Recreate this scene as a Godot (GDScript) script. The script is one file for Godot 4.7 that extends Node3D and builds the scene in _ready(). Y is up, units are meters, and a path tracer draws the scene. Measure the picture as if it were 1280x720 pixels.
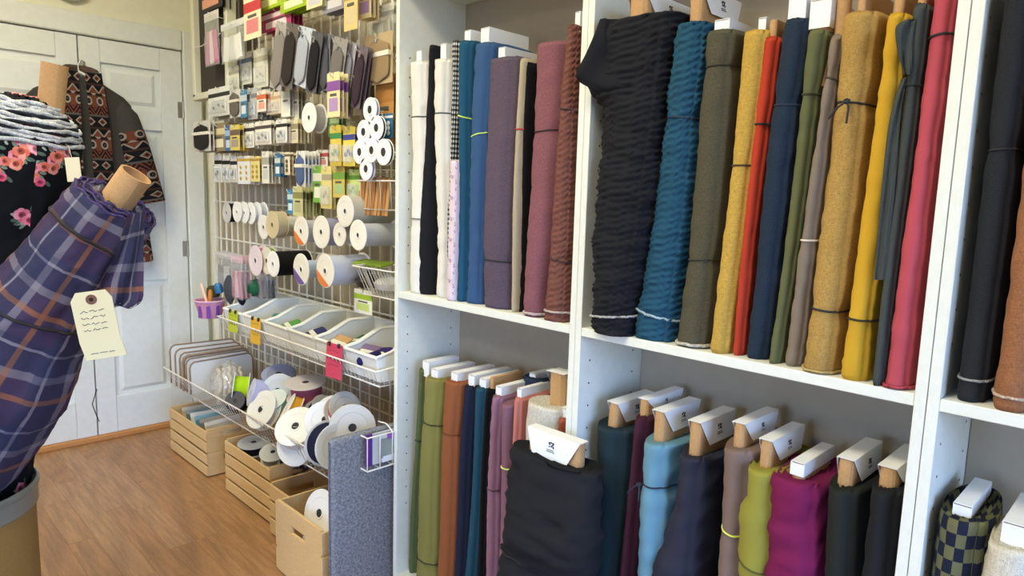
extends Node3D
# A fabric shop corner: white bookcases of fabric bolts, a gridwall of haberdashery, a white panelled closet door.

var rng := RandomNumberGenerator.new()
var mats := {}
var meshes := {}
var tex := {}

# ---------------------------------------------------------------- nodes
func put(node: Node3D, called: String, parent: Node = self) -> Node3D:
	node.name = called
	parent.add_child(node, true)
	return node

func tag(o: Node, label: String, category: String, group := "") -> Node:
	o.set_meta("label", label)
	o.set_meta("category", category)
	if group != "":
		o.set_meta("group", group)
	return o

func taken(called: String) -> String:
	if not has_node(NodePath(called)):
		return called
	var k := 1
	while has_node(NodePath("%s_%03d" % [called, k])):
		k += 1
	return "%s_%03d" % [called, k]

func thing(called: String, label: String, category: String, at := Vector3.ZERO, turn := Basis.IDENTITY, group := "") -> Node3D:
	var o := Node3D.new()
	o.name = taken(called)
	add_child(o)
	o.transform = Transform3D(turn, at)
	tag(o, label, category, group)
	return o

func dup(o: Node3D, at: Vector3, turn: Variant = null, label := "", group := "") -> Node3D:
	var base: String = o.name
	var cut := RegEx.create_from_string("_\\d{3}$")
	base = cut.sub(base, "")
	var c: Node3D = o.duplicate()
	c.name = taken(base)
	add_child(c)
	c.position = at
	if turn != null:
		c.basis = turn
	if label != "":
		c.set_meta("label", label)
	if group != "":
		c.set_meta("group", group)
	return c

func part(called: String, mesh: Variant, m: Material, parent: Node, xf := Transform3D.IDENTITY, stuff := false) -> MeshInstance3D:
	var o := MeshInstance3D.new()
	o.mesh = mesh.commit() if mesh is SurfaceTool else mesh
	o.material_override = m
	o.transform = xf
	o.name = called
	parent.add_child(o, true)
	if stuff:
		o.set_meta("kind", "stuff")
	return o

func struct(called: String, mesh: Variant, m: Material, xf := Transform3D.IDENTITY) -> MeshInstance3D:
	var o := part(called, mesh, m, self, xf)
	o.set_meta("kind", "structure")
	return o

func at(x: float, y: float, z: float) -> Transform3D:
	return Transform3D(Basis.IDENTITY, Vector3(x, y, z))

func atv(v: Vector3, b := Basis.IDENTITY) -> Transform3D:
	return Transform3D(b, v)

func rot(x := 0.0, y := 0.0, z := 0.0) -> Basis:
	return Basis.from_euler(Vector3(deg_to_rad(x), deg_to_rad(y), deg_to_rad(z)))

# ---------------------------------------------------------------- mesh code
func begin() -> SurfaceTool:
	var st := SurfaceTool.new()
	st.begin(Mesh.PRIMITIVE_TRIANGLES)
	return st

func done(st: SurfaceTool) -> ArrayMesh:
	st.generate_normals()
	return st.commit()

func tri(st: SurfaceTool, a: Vector3, b: Vector3, c: Vector3, group := -1, ua := Vector2.ZERO, ub := Vector2.ZERO, uc := Vector2.ZERO) -> void:
	st.set_smooth_group(group)   # a, b, c run counter-clockwise as seen from outside
	st.set_uv(ua)
	st.add_vertex(a)
	st.set_uv(uc)
	st.add_vertex(c)
	st.set_uv(ub)
	st.add_vertex(b)

func quad(st: SurfaceTool, a: Vector3, b: Vector3, c: Vector3, d: Vector3, group := -1, ua := Vector2.ZERO, ub := Vector2(1, 0), uc := Vector2(1, 1), ud := Vector2(0, 1)) -> void:
	tri(st, a, b, c, group, ua, ub, uc)
	tri(st, a, c, d, group, ua, uc, ud)

func box(st: SurfaceTool, c: Vector3, s: Vector3, bevel := 0.0, b := Basis.IDENTITY, uv_off := Vector2.ZERO) -> void:
	var h := s * 0.5
	var e := minf(bevel, minf(h.x, minf(h.y, h.z)) * 0.9)
	var P := func(sx: float, sy: float, sz: float, ax: int) -> Vector3:
		var v := Vector3(sx * (h.x - (0.0 if ax == 0 else e)), sy * (h.y - (0.0 if ax == 1 else e)), sz * (h.z - (0.0 if ax == 2 else e)))
		return c + b * v
	for s1 in [-1.0, 1.0]:
		var q := [[P.call(s1, -1, s1, 0), P.call(s1, -1, -s1, 0), P.call(s1, 1, -s1, 0), P.call(s1, 1, s1, 0), s.z, s.y],
			[P.call(-1, s1, s1, 1), P.call(1, s1, s1, 1), P.call(1, s1, -s1, 1), P.call(-1, s1, -s1, 1), s.x, s.z],
			[P.call(-s1, -1, s1, 2), P.call(s1, -1, s1, 2), P.call(s1, 1, s1, 2), P.call(-s1, 1, s1, 2), s.x, s.y]]
		for f in q:
			quad(st, f[0], f[1], f[2], f[3], -1, uv_off, uv_off + Vector2(f[4], 0), uv_off + Vector2(f[4], f[5]), uv_off + Vector2(0, f[5]))
	if e <= 0.0:
		return
	for s1 in [-1.0, 1.0]:
		for s2 in [-1.0, 1.0]:
			var fl: bool = s1 * s2 < 0
			var ed := [[P.call(-1, s1, s2, 1), P.call(-1, s1, s2, 2), P.call(1, s1, s2, 2), P.call(1, s1, s2, 1)],
				[P.call(s2, -1, s1, 2), P.call(s2, -1, s1, 0), P.call(s2, 1, s1, 0), P.call(s2, 1, s1, 2)],
				[P.call(s1, s2, -1, 0), P.call(s1, s2, -1, 1), P.call(s1, s2, 1, 1), P.call(s1, s2, 1, 0)]]
			for f in ed:
				if fl:
					quad(st, f[3], f[2], f[1], f[0])
				else:
					quad(st, f[0], f[1], f[2], f[3])
	for sx in [-1.0, 1.0]:
		for sy in [-1.0, 1.0]:
			for sz in [-1.0, 1.0]:
				var a: Vector3 = P.call(sx, sy, sz, 0)
				var bb: Vector3 = P.call(sx, sy, sz, 1)
				var cc: Vector3 = P.call(sx, sy, sz, 2)
				if sx * sy * sz > 0:
					tri(st, a, bb, cc)
				else:
					tri(st, a, cc, bb)

func box_mesh(s: Vector3, bevel := 0.0) -> Mesh:
	var key := "b%s%s" % [s.snapped(Vector3.ONE * 0.0005), bevel]
	if not meshes.has(key):
		var st := begin()
		box(st, Vector3.ZERO, s, bevel)
		meshes[key] = done(st)
	return meshes[key]

# rings of equal length; going along the axis the points run so that (first axis) x (second axis) = minus the direction of travel
func loft(st: SurfaceTool, rings: Array, us := PackedFloat32Array(), vs := PackedFloat32Array(), cap0 := true, cap1 := true, closed := true, group := 1) -> void:
	var n: int = rings[0].size()
	var m := n if closed else n - 1
	for i in rings.size() - 1:
		var r0: PackedVector3Array = rings[i]
		var r1: PackedVector3Array = rings[i + 1]
		var v0 := vs[i] if vs.size() else float(i)
		var v1 := vs[i + 1] if vs.size() else float(i + 1)
		for j in m:
			var k := (j + 1) % n
			var u0 := us[j] if us.size() else float(j) / n
			var u1 := us[j + 1] if us.size() else float(j + 1) / n
			quad(st, r0[k], r0[j], r1[j], r1[k], group, Vector2(u1, v0), Vector2(u0, v0), Vector2(u0, v1), Vector2(u1, v1))
	for e in 2:
		if (e == 0 and cap0) or (e == 1 and cap1):
			var r: PackedVector3Array = rings[0] if e == 0 else rings[-1]
			var c := Vector3.ZERO
			for p in r:
				c += p
			c /= n
			for j in n:
				var k := (j + 1) % n
				if e == 0:
					tri(st, c, r[j], r[k], 0 if group == 1 else -1)
				else:
					tri(st, c, r[k], r[j], 0 if group == 1 else -1)

func frame_of(t: Vector3) -> Array:
	var u := t.cross(Vector3.UP if absf(t.y) < 0.95 else Vector3.RIGHT).normalized()
	return [u, u.cross(t)]   # u x v = -t

func tube(st: SurfaceTool, pts: Array, r: float, n := 6, closed := false) -> void:
	var rings := []
	var cnt := pts.size()
	var u := Vector3.ZERO
	for i in cnt + (1 if closed else 0):
		var a: Vector3 = pts[(i - 1 + cnt) % cnt] if closed or i > 0 else pts[0]
		var b: Vector3 = pts[(i + 1) % cnt] if closed or i < cnt - 1 else pts[cnt - 1]
		var t := (b - a).normalized()
		if u == Vector3.ZERO:
			u = frame_of(t)[0]
		else:
			u = (u - t * u.dot(t)).normalized()
		var v := u.cross(t)
		var ring := PackedVector3Array()
		for j in n:
			var w := TAU * j / n
			ring.append(pts[i % cnt] + (u * cos(w) + v * sin(w)) * r)
		rings.append(ring)
	loft(st, rings, PackedFloat32Array(), PackedFloat32Array(), not closed, not closed)

# profile: Vector2(radius, height) from bottom to top; sharp corners by doubled points
func lathe(st: SurfaceTool, prof: Array, n := 24, xf := Transform3D.IDENTITY, group := 1) -> void:
	for i in prof.size() - 1:
		var p: Vector2 = prof[i]
		var q: Vector2 = prof[i + 1]
		if p.is_equal_approx(q):
			continue
		for j in n:
			var a := TAU * j / n
			var b := TAU * (j + 1) / n
			var A := xf * Vector3(p.x * cos(a), p.y, p.x * sin(a))
			var B := xf * Vector3(p.x * cos(b), p.y, p.x * sin(b))
			var C := xf * Vector3(q.x * cos(b), q.y, q.x * sin(b))
			var D := xf * Vector3(q.x * cos(a), q.y, q.x * sin(a))
			var g := i + 2 if group == 1 else -1
			if p.x < 0.0002:
				tri(st, A, D, C, g)
			elif q.x < 0.0002:
				tri(st, B, A, D, g)
			else:
				quad(st, B, A, D, C, g, Vector2(float(j + 1) / n, 0), Vector2(float(j) / n, 0), Vector2(float(j) / n, 1), Vector2(float(j + 1) / n, 1))

func lathe_mesh(key: String, prof: Array, n := 24) -> Mesh:
	if not meshes.has(key):
		var st := begin()
		lathe(st, prof, n)
		meshes[key] = done(st)
	return meshes[key]

# a flat outline (x, y) with thickness along z
func slab(st: SurfaceTool, poly: Array, z0: float, z1: float, xf := Transform3D.IDENTITY, uvk := 1.0) -> void:
	var pp := PackedVector2Array(poly)
	if not Geometry2D.is_polygon_clockwise(pp):   # y up: Godot's test assumes y down
		pass
	else:
		pp.reverse()
	var area := 0.0
	for i in pp.size():
		area += pp[i].cross(pp[(i + 1) % pp.size()])
	if area < 0:
		pp.reverse()
	var ix := Geometry2D.triangulate_polygon(pp)
	for k in range(0, ix.size(), 3):
		var a := pp[ix[k]]
		var b := pp[ix[k + 1]]
		var c := pp[ix[k + 2]]
		if (b - a).cross(c - a) < 0:
			var s := b
			b = c
			c = s
		tri(st, xf * Vector3(a.x, a.y, z1), xf * Vector3(b.x, b.y, z1), xf * Vector3(c.x, c.y, z1), -1, a * uvk, b * uvk, c * uvk)
		tri(st, xf * Vector3(a.x, a.y, z0), xf * Vector3(c.x, c.y, z0), xf * Vector3(b.x, b.y, z0), -1, a * uvk, c * uvk, b * uvk)
	for i in pp.size():
		var a := pp[i]
		var b := pp[(i + 1) % pp.size()]
		quad(st, xf * Vector3(a.x, a.y, z0), xf * Vector3(b.x, b.y, z0), xf * Vector3(b.x, b.y, z1), xf * Vector3(a.x, a.y, z1), -1, a * uvk, b * uvk, b * uvk, a * uvk)

func round_rect(w: float, h: float, r: float, n := 4) -> Array:
	var out := []
	for k in 4:
		var c := Vector2((w / 2 - r) * [1, -1, -1, 1][k], (h / 2 - r) * [1, 1, -1, -1][k])
		for i in n + 1:
			out.append(c + Vector2.from_angle(PI / 2 * (k + float(i) / n)) * r)
	return out

func noise(seed_: int, freq: float, oct := 3) -> FastNoiseLite:
	var f := FastNoiseLite.new()
	f.seed = seed_
	f.frequency = freq
	f.fractal_octaves = oct
	return f

# ---------------------------------------------------------------- materials
func hexc(s: String) -> Color:
	return Color(s)

func img_tex(key: String, w: int, h: int, fn: Callable) -> ImageTexture:
	if not tex.has(key):
		var im := Image.create(w, h, false, Image.FORMAT_RGB8)
		for y in h:
			for x in w:
				im.set_pixel(x, y, fn.call(x, y))
		tex[key] = ImageTexture.create_from_image(im)
	return tex[key]

func plain(color: String, rough := 0.85, metal := 0.0) -> StandardMaterial3D:
	var key := "p%s%s%s" % [color, rough, metal]
	if not mats.has(key):
		var m := StandardMaterial3D.new()
		m.resource_name = "plain_" + color
		m.albedo_color = Color(color)
		m.roughness = rough
		m.metallic = metal
		mats[key] = m
	return mats[key]

func film(color: String, alpha: float, rough := 0.2) -> StandardMaterial3D:
	var key := "f%s%s%s" % [color, alpha, rough]
	if not mats.has(key):
		var m := StandardMaterial3D.new()
		m.resource_name = "clear_plastic"
		m.albedo_color = Color(color, alpha)
		m.roughness = rough
		m.transparency = BaseMaterial3D.TRANSPARENCY_ALPHA
		mats[key] = m
	return mats[key]

func tri_mat(key: String, color: String, t: Texture2D, scale: Vector3, rough := 0.9, nrm: Texture2D = null, nscale := 1.0) -> StandardMaterial3D:
	if not mats.has(key):
		var m := StandardMaterial3D.new()
		m.resource_name = key
		m.albedo_color = Color(color)
		m.albedo_texture = t
		m.roughness = rough
		m.uv1_triplanar = true
		m.uv1_scale = scale
		if nrm:
			m.normal_enabled = true
			m.normal_texture = nrm
			m.normal_scale = nscale
		mats[key] = m
	return mats[key]

func make_textures() -> void:
	var a := noise(11, 0.09, 4)
	var b := noise(12, 0.5, 2)
	var r := RandomNumberGenerator.new()
	r.seed = 5
	# woven cloth: crossing threads with a little variation
	img_tex("weave", 128, 128, func(x, y):
		var th := 0.5 + 0.5 * sin(x * TAU / 4.0) * sin(y * TAU / 4.0)
		var g := 0.93 + 0.05 * th + 0.035 * b.get_noise_2d(x, y) + 0.03 * a.get_noise_2d(x * 2, y * 2)
		return Color(g, g, g))
	img_tex("heather", 256, 256, func(x, y):
		var g := 0.84 + 0.22 * b.get_noise_2d(x * 1.6, y * 0.7) + 0.1 * a.get_noise_2d(x, y) + r.randf_range(-0.07, 0.07)
		return Color(g, g, g))
	img_tex("linen", 256, 256, func(x, y):
		var g := 0.9 + 0.16 * b.get_noise_2d(x * 2.2, y * 0.12) + 0.16 * b.get_noise_2d(x * 0.12 + 300, y * 2.2) + r.randf_range(-0.02, 0.02)
		return Color(g, g, g))
	img_tex("denim", 256, 256, func(x, y):
		var tw := 0.5 + 0.5 * sin((x + y) * TAU / 4.0)
		var g := 0.72 + 0.16 * tw + 0.22 * b.get_noise_2d(x * 1.5, y * 0.4) + r.randf_range(-0.1, 0.1)
		return Color(g, g, g))
	img_tex("felt", 256, 256, func(x, y):
		var g := 0.82 + 0.35 * b.get_noise_2d(x * 0.5, y * 0.5) + 0.25 * a.get_noise_2d(x * 0.8, y * 0.8) + r.randf_range(-0.12, 0.12)
		return Color(g, g, g))
	img_tex("kraft", 128, 128, func(x, y):
		var g := 0.94 + 0.06 * b.get_noise_2d(x * 2.0, y * 0.3) + r.randf_range(-0.03, 0.03)
		return Color(g, g * 0.99, g * 0.97))
	img_tex("paint", 256, 256, func(x, y):
		var g := 0.975 + 0.02 * a.get_noise_2d(x * 0.4, y * 0.4) + 0.012 * b.get_noise_2d(x, y)
		return Color(g, g, g))
	# oak floor: long grain (u) with cathedral figure
	var c := noise(21, 0.012, 3)
	var d := noise(22, 0.06, 4)
	img_tex("oak", 512, 512, func(x, y):
		var w := c.get_noise_2d(x * 0.4, y * 2.4)
		var ring := 0.5 + 0.5 * sin((w * 14.0 + y * 0.03) * TAU)
		var pore := d.get_noise_2d(x * 0.5, y * 9.0)
		var blot := c.get_noise_2d(x * 0.5 + 900, y * 2.6)
		var g := 0.86 + 0.09 * ring * (0.5 + blot) + 0.12 * pore + 0.1 * blot
		return Color(clampf(g, 0, 1), clampf(g * 0.985 - 0.01, 0, 1), clampf(g * 0.95 - 0.02, 0, 1)))
	img_tex("pine", 256, 256, func(x, y):
		var w := c.get_noise_2d(x * 0.4, y * 3.0)
		var ring := 0.5 + 0.5 * sin((w * 9.0 + y * 0.02) * TAU)
		var g := 0.9 + 0.07 * ring + 0.07 * d.get_noise_2d(x * 0.6, y * 7.0)
		return Color(g, g * 0.985, g * 0.95))

# cloth of a colour: kind is weave, heather, linen, denim or felt
func cloth(color: String, kind := "weave", sheen := 0.12) -> StandardMaterial3D:
	var key := "c%s%s" % [color, kind]
	if not mats.has(key):
		var m := StandardMaterial3D.new()
		m.resource_name = "cloth_" + kind
		var cc := Color(color)
		var lum := cc.get_luminance()
		m.albedo_color = cc.lerp(Color(lum, lum, lum), 0.16)
		m.albedo_texture = tex[kind]
		m.uv1_triplanar = true
		var s: float = {"weave": 14.0, "heather": 6.0, "linen": 6.0, "denim": 6.0, "felt": 4.0}[kind]
		m.uv1_scale = Vector3.ONE * s
		m.roughness = 0.95
		m.metallic_specular = 0.25
		m.heightmap_enabled = true
		m.heightmap_texture = tex[kind]
		m.heightmap_scale = {"weave": 0.03, "heather": 0.03, "linen": 0.03, "denim": 0.03, "felt": 0.12}[kind]
		m.rim_enabled = true
		m.rim = sheen
		m.rim_tint = 0.7
		mats[key] = m
	return mats[key]

func printed(key: String, t: Texture2D, scale: Vector2, rough := 0.92) -> StandardMaterial3D:
	if not mats.has(key):
		var m := StandardMaterial3D.new()
		m.resource_name = key
		m.albedo_texture = t
		m.uv1_scale = Vector3(scale.x, scale.y, 1)
		m.roughness = rough
		m.metallic_specular = 0.25
		m.heightmap_enabled = true
		m.heightmap_texture = t
		m.heightmap_scale = 0.02
		mats[key] = m
	return mats[key]

# ---------------------------------------------------------------- fabric bolts
# outline of a folded bolt: a rounded rectangle, points by angle; the cloth's free edge makes a small step at seam
func outline(w: float, d: float, n: int, e := 2.7, step := 0.0, seam := 0.0) -> PackedVector3Array:
	var out := PackedVector3Array()
	for j in n:
		var a := TAU * j / n + seam
		var c := cos(a)
		var s := sin(a)
		var p := Vector3(signf(c) * pow(absf(c), 2.0 / e) * w / 2, 0, signf(s) * pow(absf(s), 2.0 / e) * d / 2)
		p += p.normalized() * step * (float(j) / n - 0.5)
		out.append(p)
	return out

# o: ties [[share of height, colour, slope]], tex, amp (crease depth), puck (seersucker), fringe, core, core_w, seam, flare, bow, depth
func bolt(label: String, color: String, x0: float, x1: float, w0: float, w1: float, h: float, y0: float, zf: float, o := {}) -> Node3D:
	var depth: float = o.get("depth", 0.2)
	var lean := x1 - x0
	var back: float = o.get("back", 0.0)       # how far the top leans back
	var at_ := Vector3(x0, y0, zf - depth / 2)
	var t := thing(o.get("called", "fabric_bolt"), label, "fabric bolt", at_, rot(0, o.get("yaw", 0.0), 0), o.get("group", ""))
	var sd: int = int(absf(x0) * 1000) + int(h * 977)
	var nz := noise(sd, 1.0, 3)
	var nf := noise(sd + 7, 1.0, 2)
	var amp: float = 0.6 * o.get("amp", 0.004) * clampf(w0 / 0.07, 0.3, 1.0)
	var puck: float = o.get("puck", 0.0)
	var rows := 240 if puck > 0 else 64
	var n := 96 if puck > 0 else 48
	var ties: Array = o.get("ties", [])
	var seam: float = o.get("seam", 0.9)
	var flare: float = o.get("flare", 0.0)
	var e: float = o.get("e", 3.0)
	var left: Array = o.get("left", [])       # sag of the left side: [share of height, sideways]
	var shape := func(k: float, grow := 0.0) -> PackedVector3Array:   # outline at a share k of the height
		var w: float = lerpf(w0, w1, k) + grow * 2
		w += flare * pow(1 - k, 3.0)
		var dd: float = depth * (1.0 + 0.06 * sin(k * 5 + sd)) + grow * 2 + float(o.get("flare_d", 0.0)) * pow(1 - k, 1.5)
		for ty in ties:
			var q: float = (k - ty[0]) * h
			w -= minf(0.012, w * 0.12) * exp(-q * q / 0.0004)
		var ring := outline(w, dd, n, e, 0.007 if o.get("core", "tag") != "none" else 0.0, seam)
		var off := Vector3(lean * k, k * h, -back * k)
		for j in ring.size():
			var p := ring[j]
			var nr := Vector3(p.x / (w * w), 0, p.z / (dd * dd)).normalized()
			var s := amp * 1.3 * nz.get_noise_3d(p.x * 9, k * h * 22, p.z * 9) + amp * 0.9 * nf.get_noise_3d(p.x * 5 + 9, k * h * 3, p.z * 5)
			var low := exp(-k * h / 0.1)
			s += amp * 1.3 * low * nz.get_noise_3d(p.x * 14, k * h * 48, p.z * 14 + 50)
			for ty in ties:
				var q: float = absf(k - ty[0]) * h
				s += amp * 0.9 * exp(-q / 0.035) * nz.get_noise_3d(p.x * 40, k * h * 12, p.z * 40)
			if puck > 0:
				var col: float = float(j) / n * float(o.get("puck_cols", 12.0))
				var ph := floorf(col) * 2.1
				var env := pow(absf(sin(col * PI)), 1.5)
				s += puck * env * (sin(k * h * TAU / 0.0155 + ph + 2.2 * nz.get_noise_2d(j * 0.5, k * h * 10)) + 0.5 * nz.get_noise_3d(j * 0.9, k * h * 40, 3))
			for q in left.size() - 1:
				if p.x < 0 and k >= left[q][0] and k <= left[q + 1][0]:
					var dx: float = lerpf(left[q][1], left[q + 1][1], (k - left[q][0]) / (left[q + 1][0] - left[q][0]))
					p.x -= dx * minf(1.0, -2.2 * p.x / w)
					p.z += dx * 0.35 * minf(1.0, -2.2 * p.x / w) * (1.0 if p.z > 0 else 0.2)
			ring[j] = p + nr * s + off
		return ring
	var st := begin()
	var rings := []
	var vs := PackedFloat32Array()
	var us := PackedFloat32Array()
	for j in n + 1:
		us.append((w0 + depth) * 1.75 * j / n)
	rings.append(shape.call(0.0, -0.008))
	vs.append(0.0)
	for i in rows + 1:
		var k := float(i) / rows
		rings.append(shape.call(k, -0.002 if i == 0 or i == rows else 0.0))
		vs.append(k * h)
	# the folded layers seen at the top
	var layers := clampi(int(minf(w1, depth) / 0.02), 2, 5)
	for i in layers:
		for s in 2:
			var inset := -(i + 0.35 + 0.5 * s) * (minf(w1, depth) * 0.5) / (layers + 0.4)
			var ring: PackedVector3Array = shape.call(1.0, inset)
			for j in n:
				ring[j].y += (-0.007 if s == 0 else 0.002) - 0.002 * i + 0.002 * nf.get_noise_2d(j * 1.0, i * 40)
			rings.append(ring)
			vs.append(h + 0.01 * (i * 2 + s))
	loft(st, rings, us, vs)
	var m: Material = o["mat"] if o.has("mat") else cloth(color, o.get("tex", "weave"))
	part("rolled_cloth", done(st), m, t)
	# pale frayed selvage at the foot
	if o.has("fringe"):
		var fs := begin()
		var fr: Array = o["fringe"]     # [share of height, thickness, colour, slope]
		var base: PackedVector3Array = shape.call(fr[0], 0.0015)
		var pts := []
		for j in n:
			pts.append(base[j] + Vector3(0, fr[3] * (base[j].x - lean * fr[0]) / maxf(w0, 0.02) + 0.002 * nz.get_noise_2d(j * 9.0, 3), 0))
		tube(fs, pts, fr[1], 5, true)
		part("selvage", done(fs), cloth(fr[2], "felt"), t)
	for ty in ties:
		var cs := begin()
		var base: PackedVector3Array = shape.call(ty[0], 0.001)
		var slope: float = ty[2] if ty.size() > 2 else 0.0
		var pts := []
		for j in n:
			pts.append(base[j] + Vector3(0, slope * (base[j].x - lean * ty[0]) / maxf(w0, 0.02), 0))
		tube(cs, pts, 0.0022, 5, true)
		if ty.size() > 3:      # a bow: knot and two loose ends
			var f := Vector3(lean * ty[0] + ty[3] * w0, ty[0] * h, depth / 2 + 0.004)
			lathe(cs, [Vector2(0, -0.006), Vector2(0.006, -0.003), Vector2(0.006, 0.003), Vector2(0, 0.006)], 8, atv(f))
			tube(cs, [f, f + Vector3(-0.012, -0.01, 0.006), f + Vector3(-0.028, -0.03, 0.004)], 0.002, 5)
			tube(cs, [f, f + Vector3(0.006, -0.012, 0.006), f + Vector3(0.004, -0.04, 0.004)], 0.002, 5)
		part("tie_cord", done(cs), plain(ty[1], 0.8), t)
	# cardboard core that stands out of the top, under a folded white paper tag or sleeve
	var core: String = o.get("core", "tag")
	if core != "none":
		var cw: float = o.get("core_w", 0.022)
		var cd: float = depth * o.get("core_d", 0.78)
		var up: float = float(o.get("up", 0.05)) * (0.75 if core == "sleeve" else 1.0)
		var q := Basis.from_euler(Vector3(0, deg_to_rad(o.get("core_yaw", 0.0)), 0)) * rot(0, 0, o.get("core_lean", 0.0))
		var top := Vector3(lean + o.get("core_x", 0.0), h, -back + o.get("core_z", 0.0))
		if core == "tube":
			var ts := begin()
			lathe(ts, [Vector2(0.014, -0.08), Vector2(cw, -0.08), Vector2(cw, up), Vector2(cw, up), Vector2(cw - 0.005, up), Vector2(cw - 0.005, up), Vector2(cw - 0.005, -0.08)], 18)
			part("cardboard_tube", done(ts), kraft(), t, Transform3D(q, top))
			return t
		var bs := begin()
		slab(bs, round_rect(cd, cw, cw * 0.4, 3), -0.1, up, Transform3D(q * Basis(Vector3(0, 0, 1), Vector3(1, 0, 0), Vector3(0, 1, 0)), top))
		part("core_board", done(bs), kraft(), t)
		if core == "tag" or core == "sleeve":
			var ws := begin()
			var hang: float = o.get("hang", 0.05)
			var hw := cw / 2 + 0.0015
			var zf_ := cd / 2 + 0.002
			var side := [Vector2(-zf_, up + 0.002), Vector2(-zf_ + 0.025, up - hang), Vector2(zf_ - 0.035, up - hang), Vector2(zf_, up + 0.002)]
			if core == "sleeve":
				side = [Vector2(-zf_, up + 0.002), Vector2(-zf_, up - hang), Vector2(zf_, up - hang), Vector2(zf_, up + 0.002)]
			for s in [-1.0, 1.0]:
				var fl := Transform3D(Basis(Vector3(0, 0, 1), Vector3(-s * 0.12 if core == "tag" else 0.0, 1, 0), Vector3(1, 0, 0)), Vector3(s * hw + (s * 0.12 * up if core == "tag" else 0.0), 0, 0))
				slab(ws, side, -0.0006, 0.0006, Transform3D(q, top) * fl)
			box(ws, top + q * Vector3(0, up + 0.0025, 0), Vector3(hw * 2, 0.0014, zf_ * 2), 0.0, q)
			if core == "sleeve":
				box(ws, top + q * Vector3(0, up - hang / 2, zf_), Vector3(hw * 2, hang, 0.0014), 0.0, q)
			var paper := part("paper_tag", done(ws), plain(o.get("tag_color", "e6e8e8"), 0.6), t)
			if core == "tag" and cw > 0.02:      # printed emblem and two lines of small print
				var ms := begin()
				var u := hang * 0.07
				for b in [[-1.6, 1.2, 1.2, 1.6, 20], [-0.2, 1.8, 1.6, 0.8, -8], [1.3, 1.2, 1.0, 2.0, -25], [1.6, -0.7, 1.0, 1.4, 12], [0.2, -0.2, 1.3, 1.1, 40], [-1.5, -0.6, 1.0, 0.7, 0], [-0.6, -2.6, 5.5, 0.35, 0], [-0.2, -3.6, 6.5, 0.35, 0]]:
					for s in [-1.0, 1.0]:
						var fl := Transform3D(Basis(Vector3(0, 0, 1), Vector3(-s * 0.12, 1, 0), Vector3(1, 0, 0)), Vector3(s * hw + s * 0.12 * up, 0, 0))
						box(ms, Transform3D(q, top) * fl * Vector3(-s * b[0] * u, up - hang * 0.42 + b[1] * u, s * 0.0012), Vector3(0.0008, b[3] * u, b[2] * u), 0.0, q * rot(b[4] * s, 0, 0))
				part("printed_emblem", done(ms), plain("34363a", 0.6), paper)
	return t

func kraft() -> StandardMaterial3D:
	return tri_mat("kraft_board", "c39a6a", tex["kraft"], Vector3.ONE * 5.0, 0.85)

# a loose hanging fold of cloth: a sheet with thickness from a row of edge points (top to bottom), each a pair
func cloth_flap(called: String, pairs: Array, m: Material, parent: Node, thick := 0.003, wave := 0.008, seed_ := 1) -> void:
	var st := begin()
	var nz := noise(seed_, 1.0, 2)
	var nu := 10
	var rows := []
	for i in pairs.size():
		var a: Vector3 = pairs[i][0]
		var b: Vector3 = pairs[i][1]
		var ring := PackedVector3Array()
		var across := (b - a).normalized()
		var nrm := across.cross(Vector3.UP)
		if nrm.length() < 0.1:
			nrm = Vector3.BACK
		nrm = nrm.normalized()
		for s in 2:
			for j in nu + 1:
				var f := float(j) / nu if s == 0 else 1.0 - float(j) / nu
				var p := a.lerp(b, f)
				p += nrm * (wave * sin(f * 7.0 + i * 0.9) * sin(f * PI + 0.3) + wave * nz.get_noise_2d(f * 3, i * 0.7) + thick * (0.5 if s == 0 else -0.5))
				ring.append(p)
		rows.append(ring)
	loft(st, rings_sub(rows), PackedFloat32Array(), PackedFloat32Array(), true, true)
	part(called, done(st), m, parent)

# smooth a stack of rings by adding rings between
func rings_sub(rows: Array, k := 4) -> Array:
	var out := []
	for i in rows.size() - 1:
		for s in k:
			var f := float(s) / k
			var ring := PackedVector3Array()
			for j in rows[i].size():
				var p0: Vector3 = rows[maxi(i - 1, 0)][j]
				var p3: Vector3 = rows[mini(i + 2, rows.size() - 1)][j]
				ring.append(rows[i][j].cubic_interpolate(rows[i + 1][j], p0, p3, f))
			out.append(ring)
	out.append(rows[-1])
	return out

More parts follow.
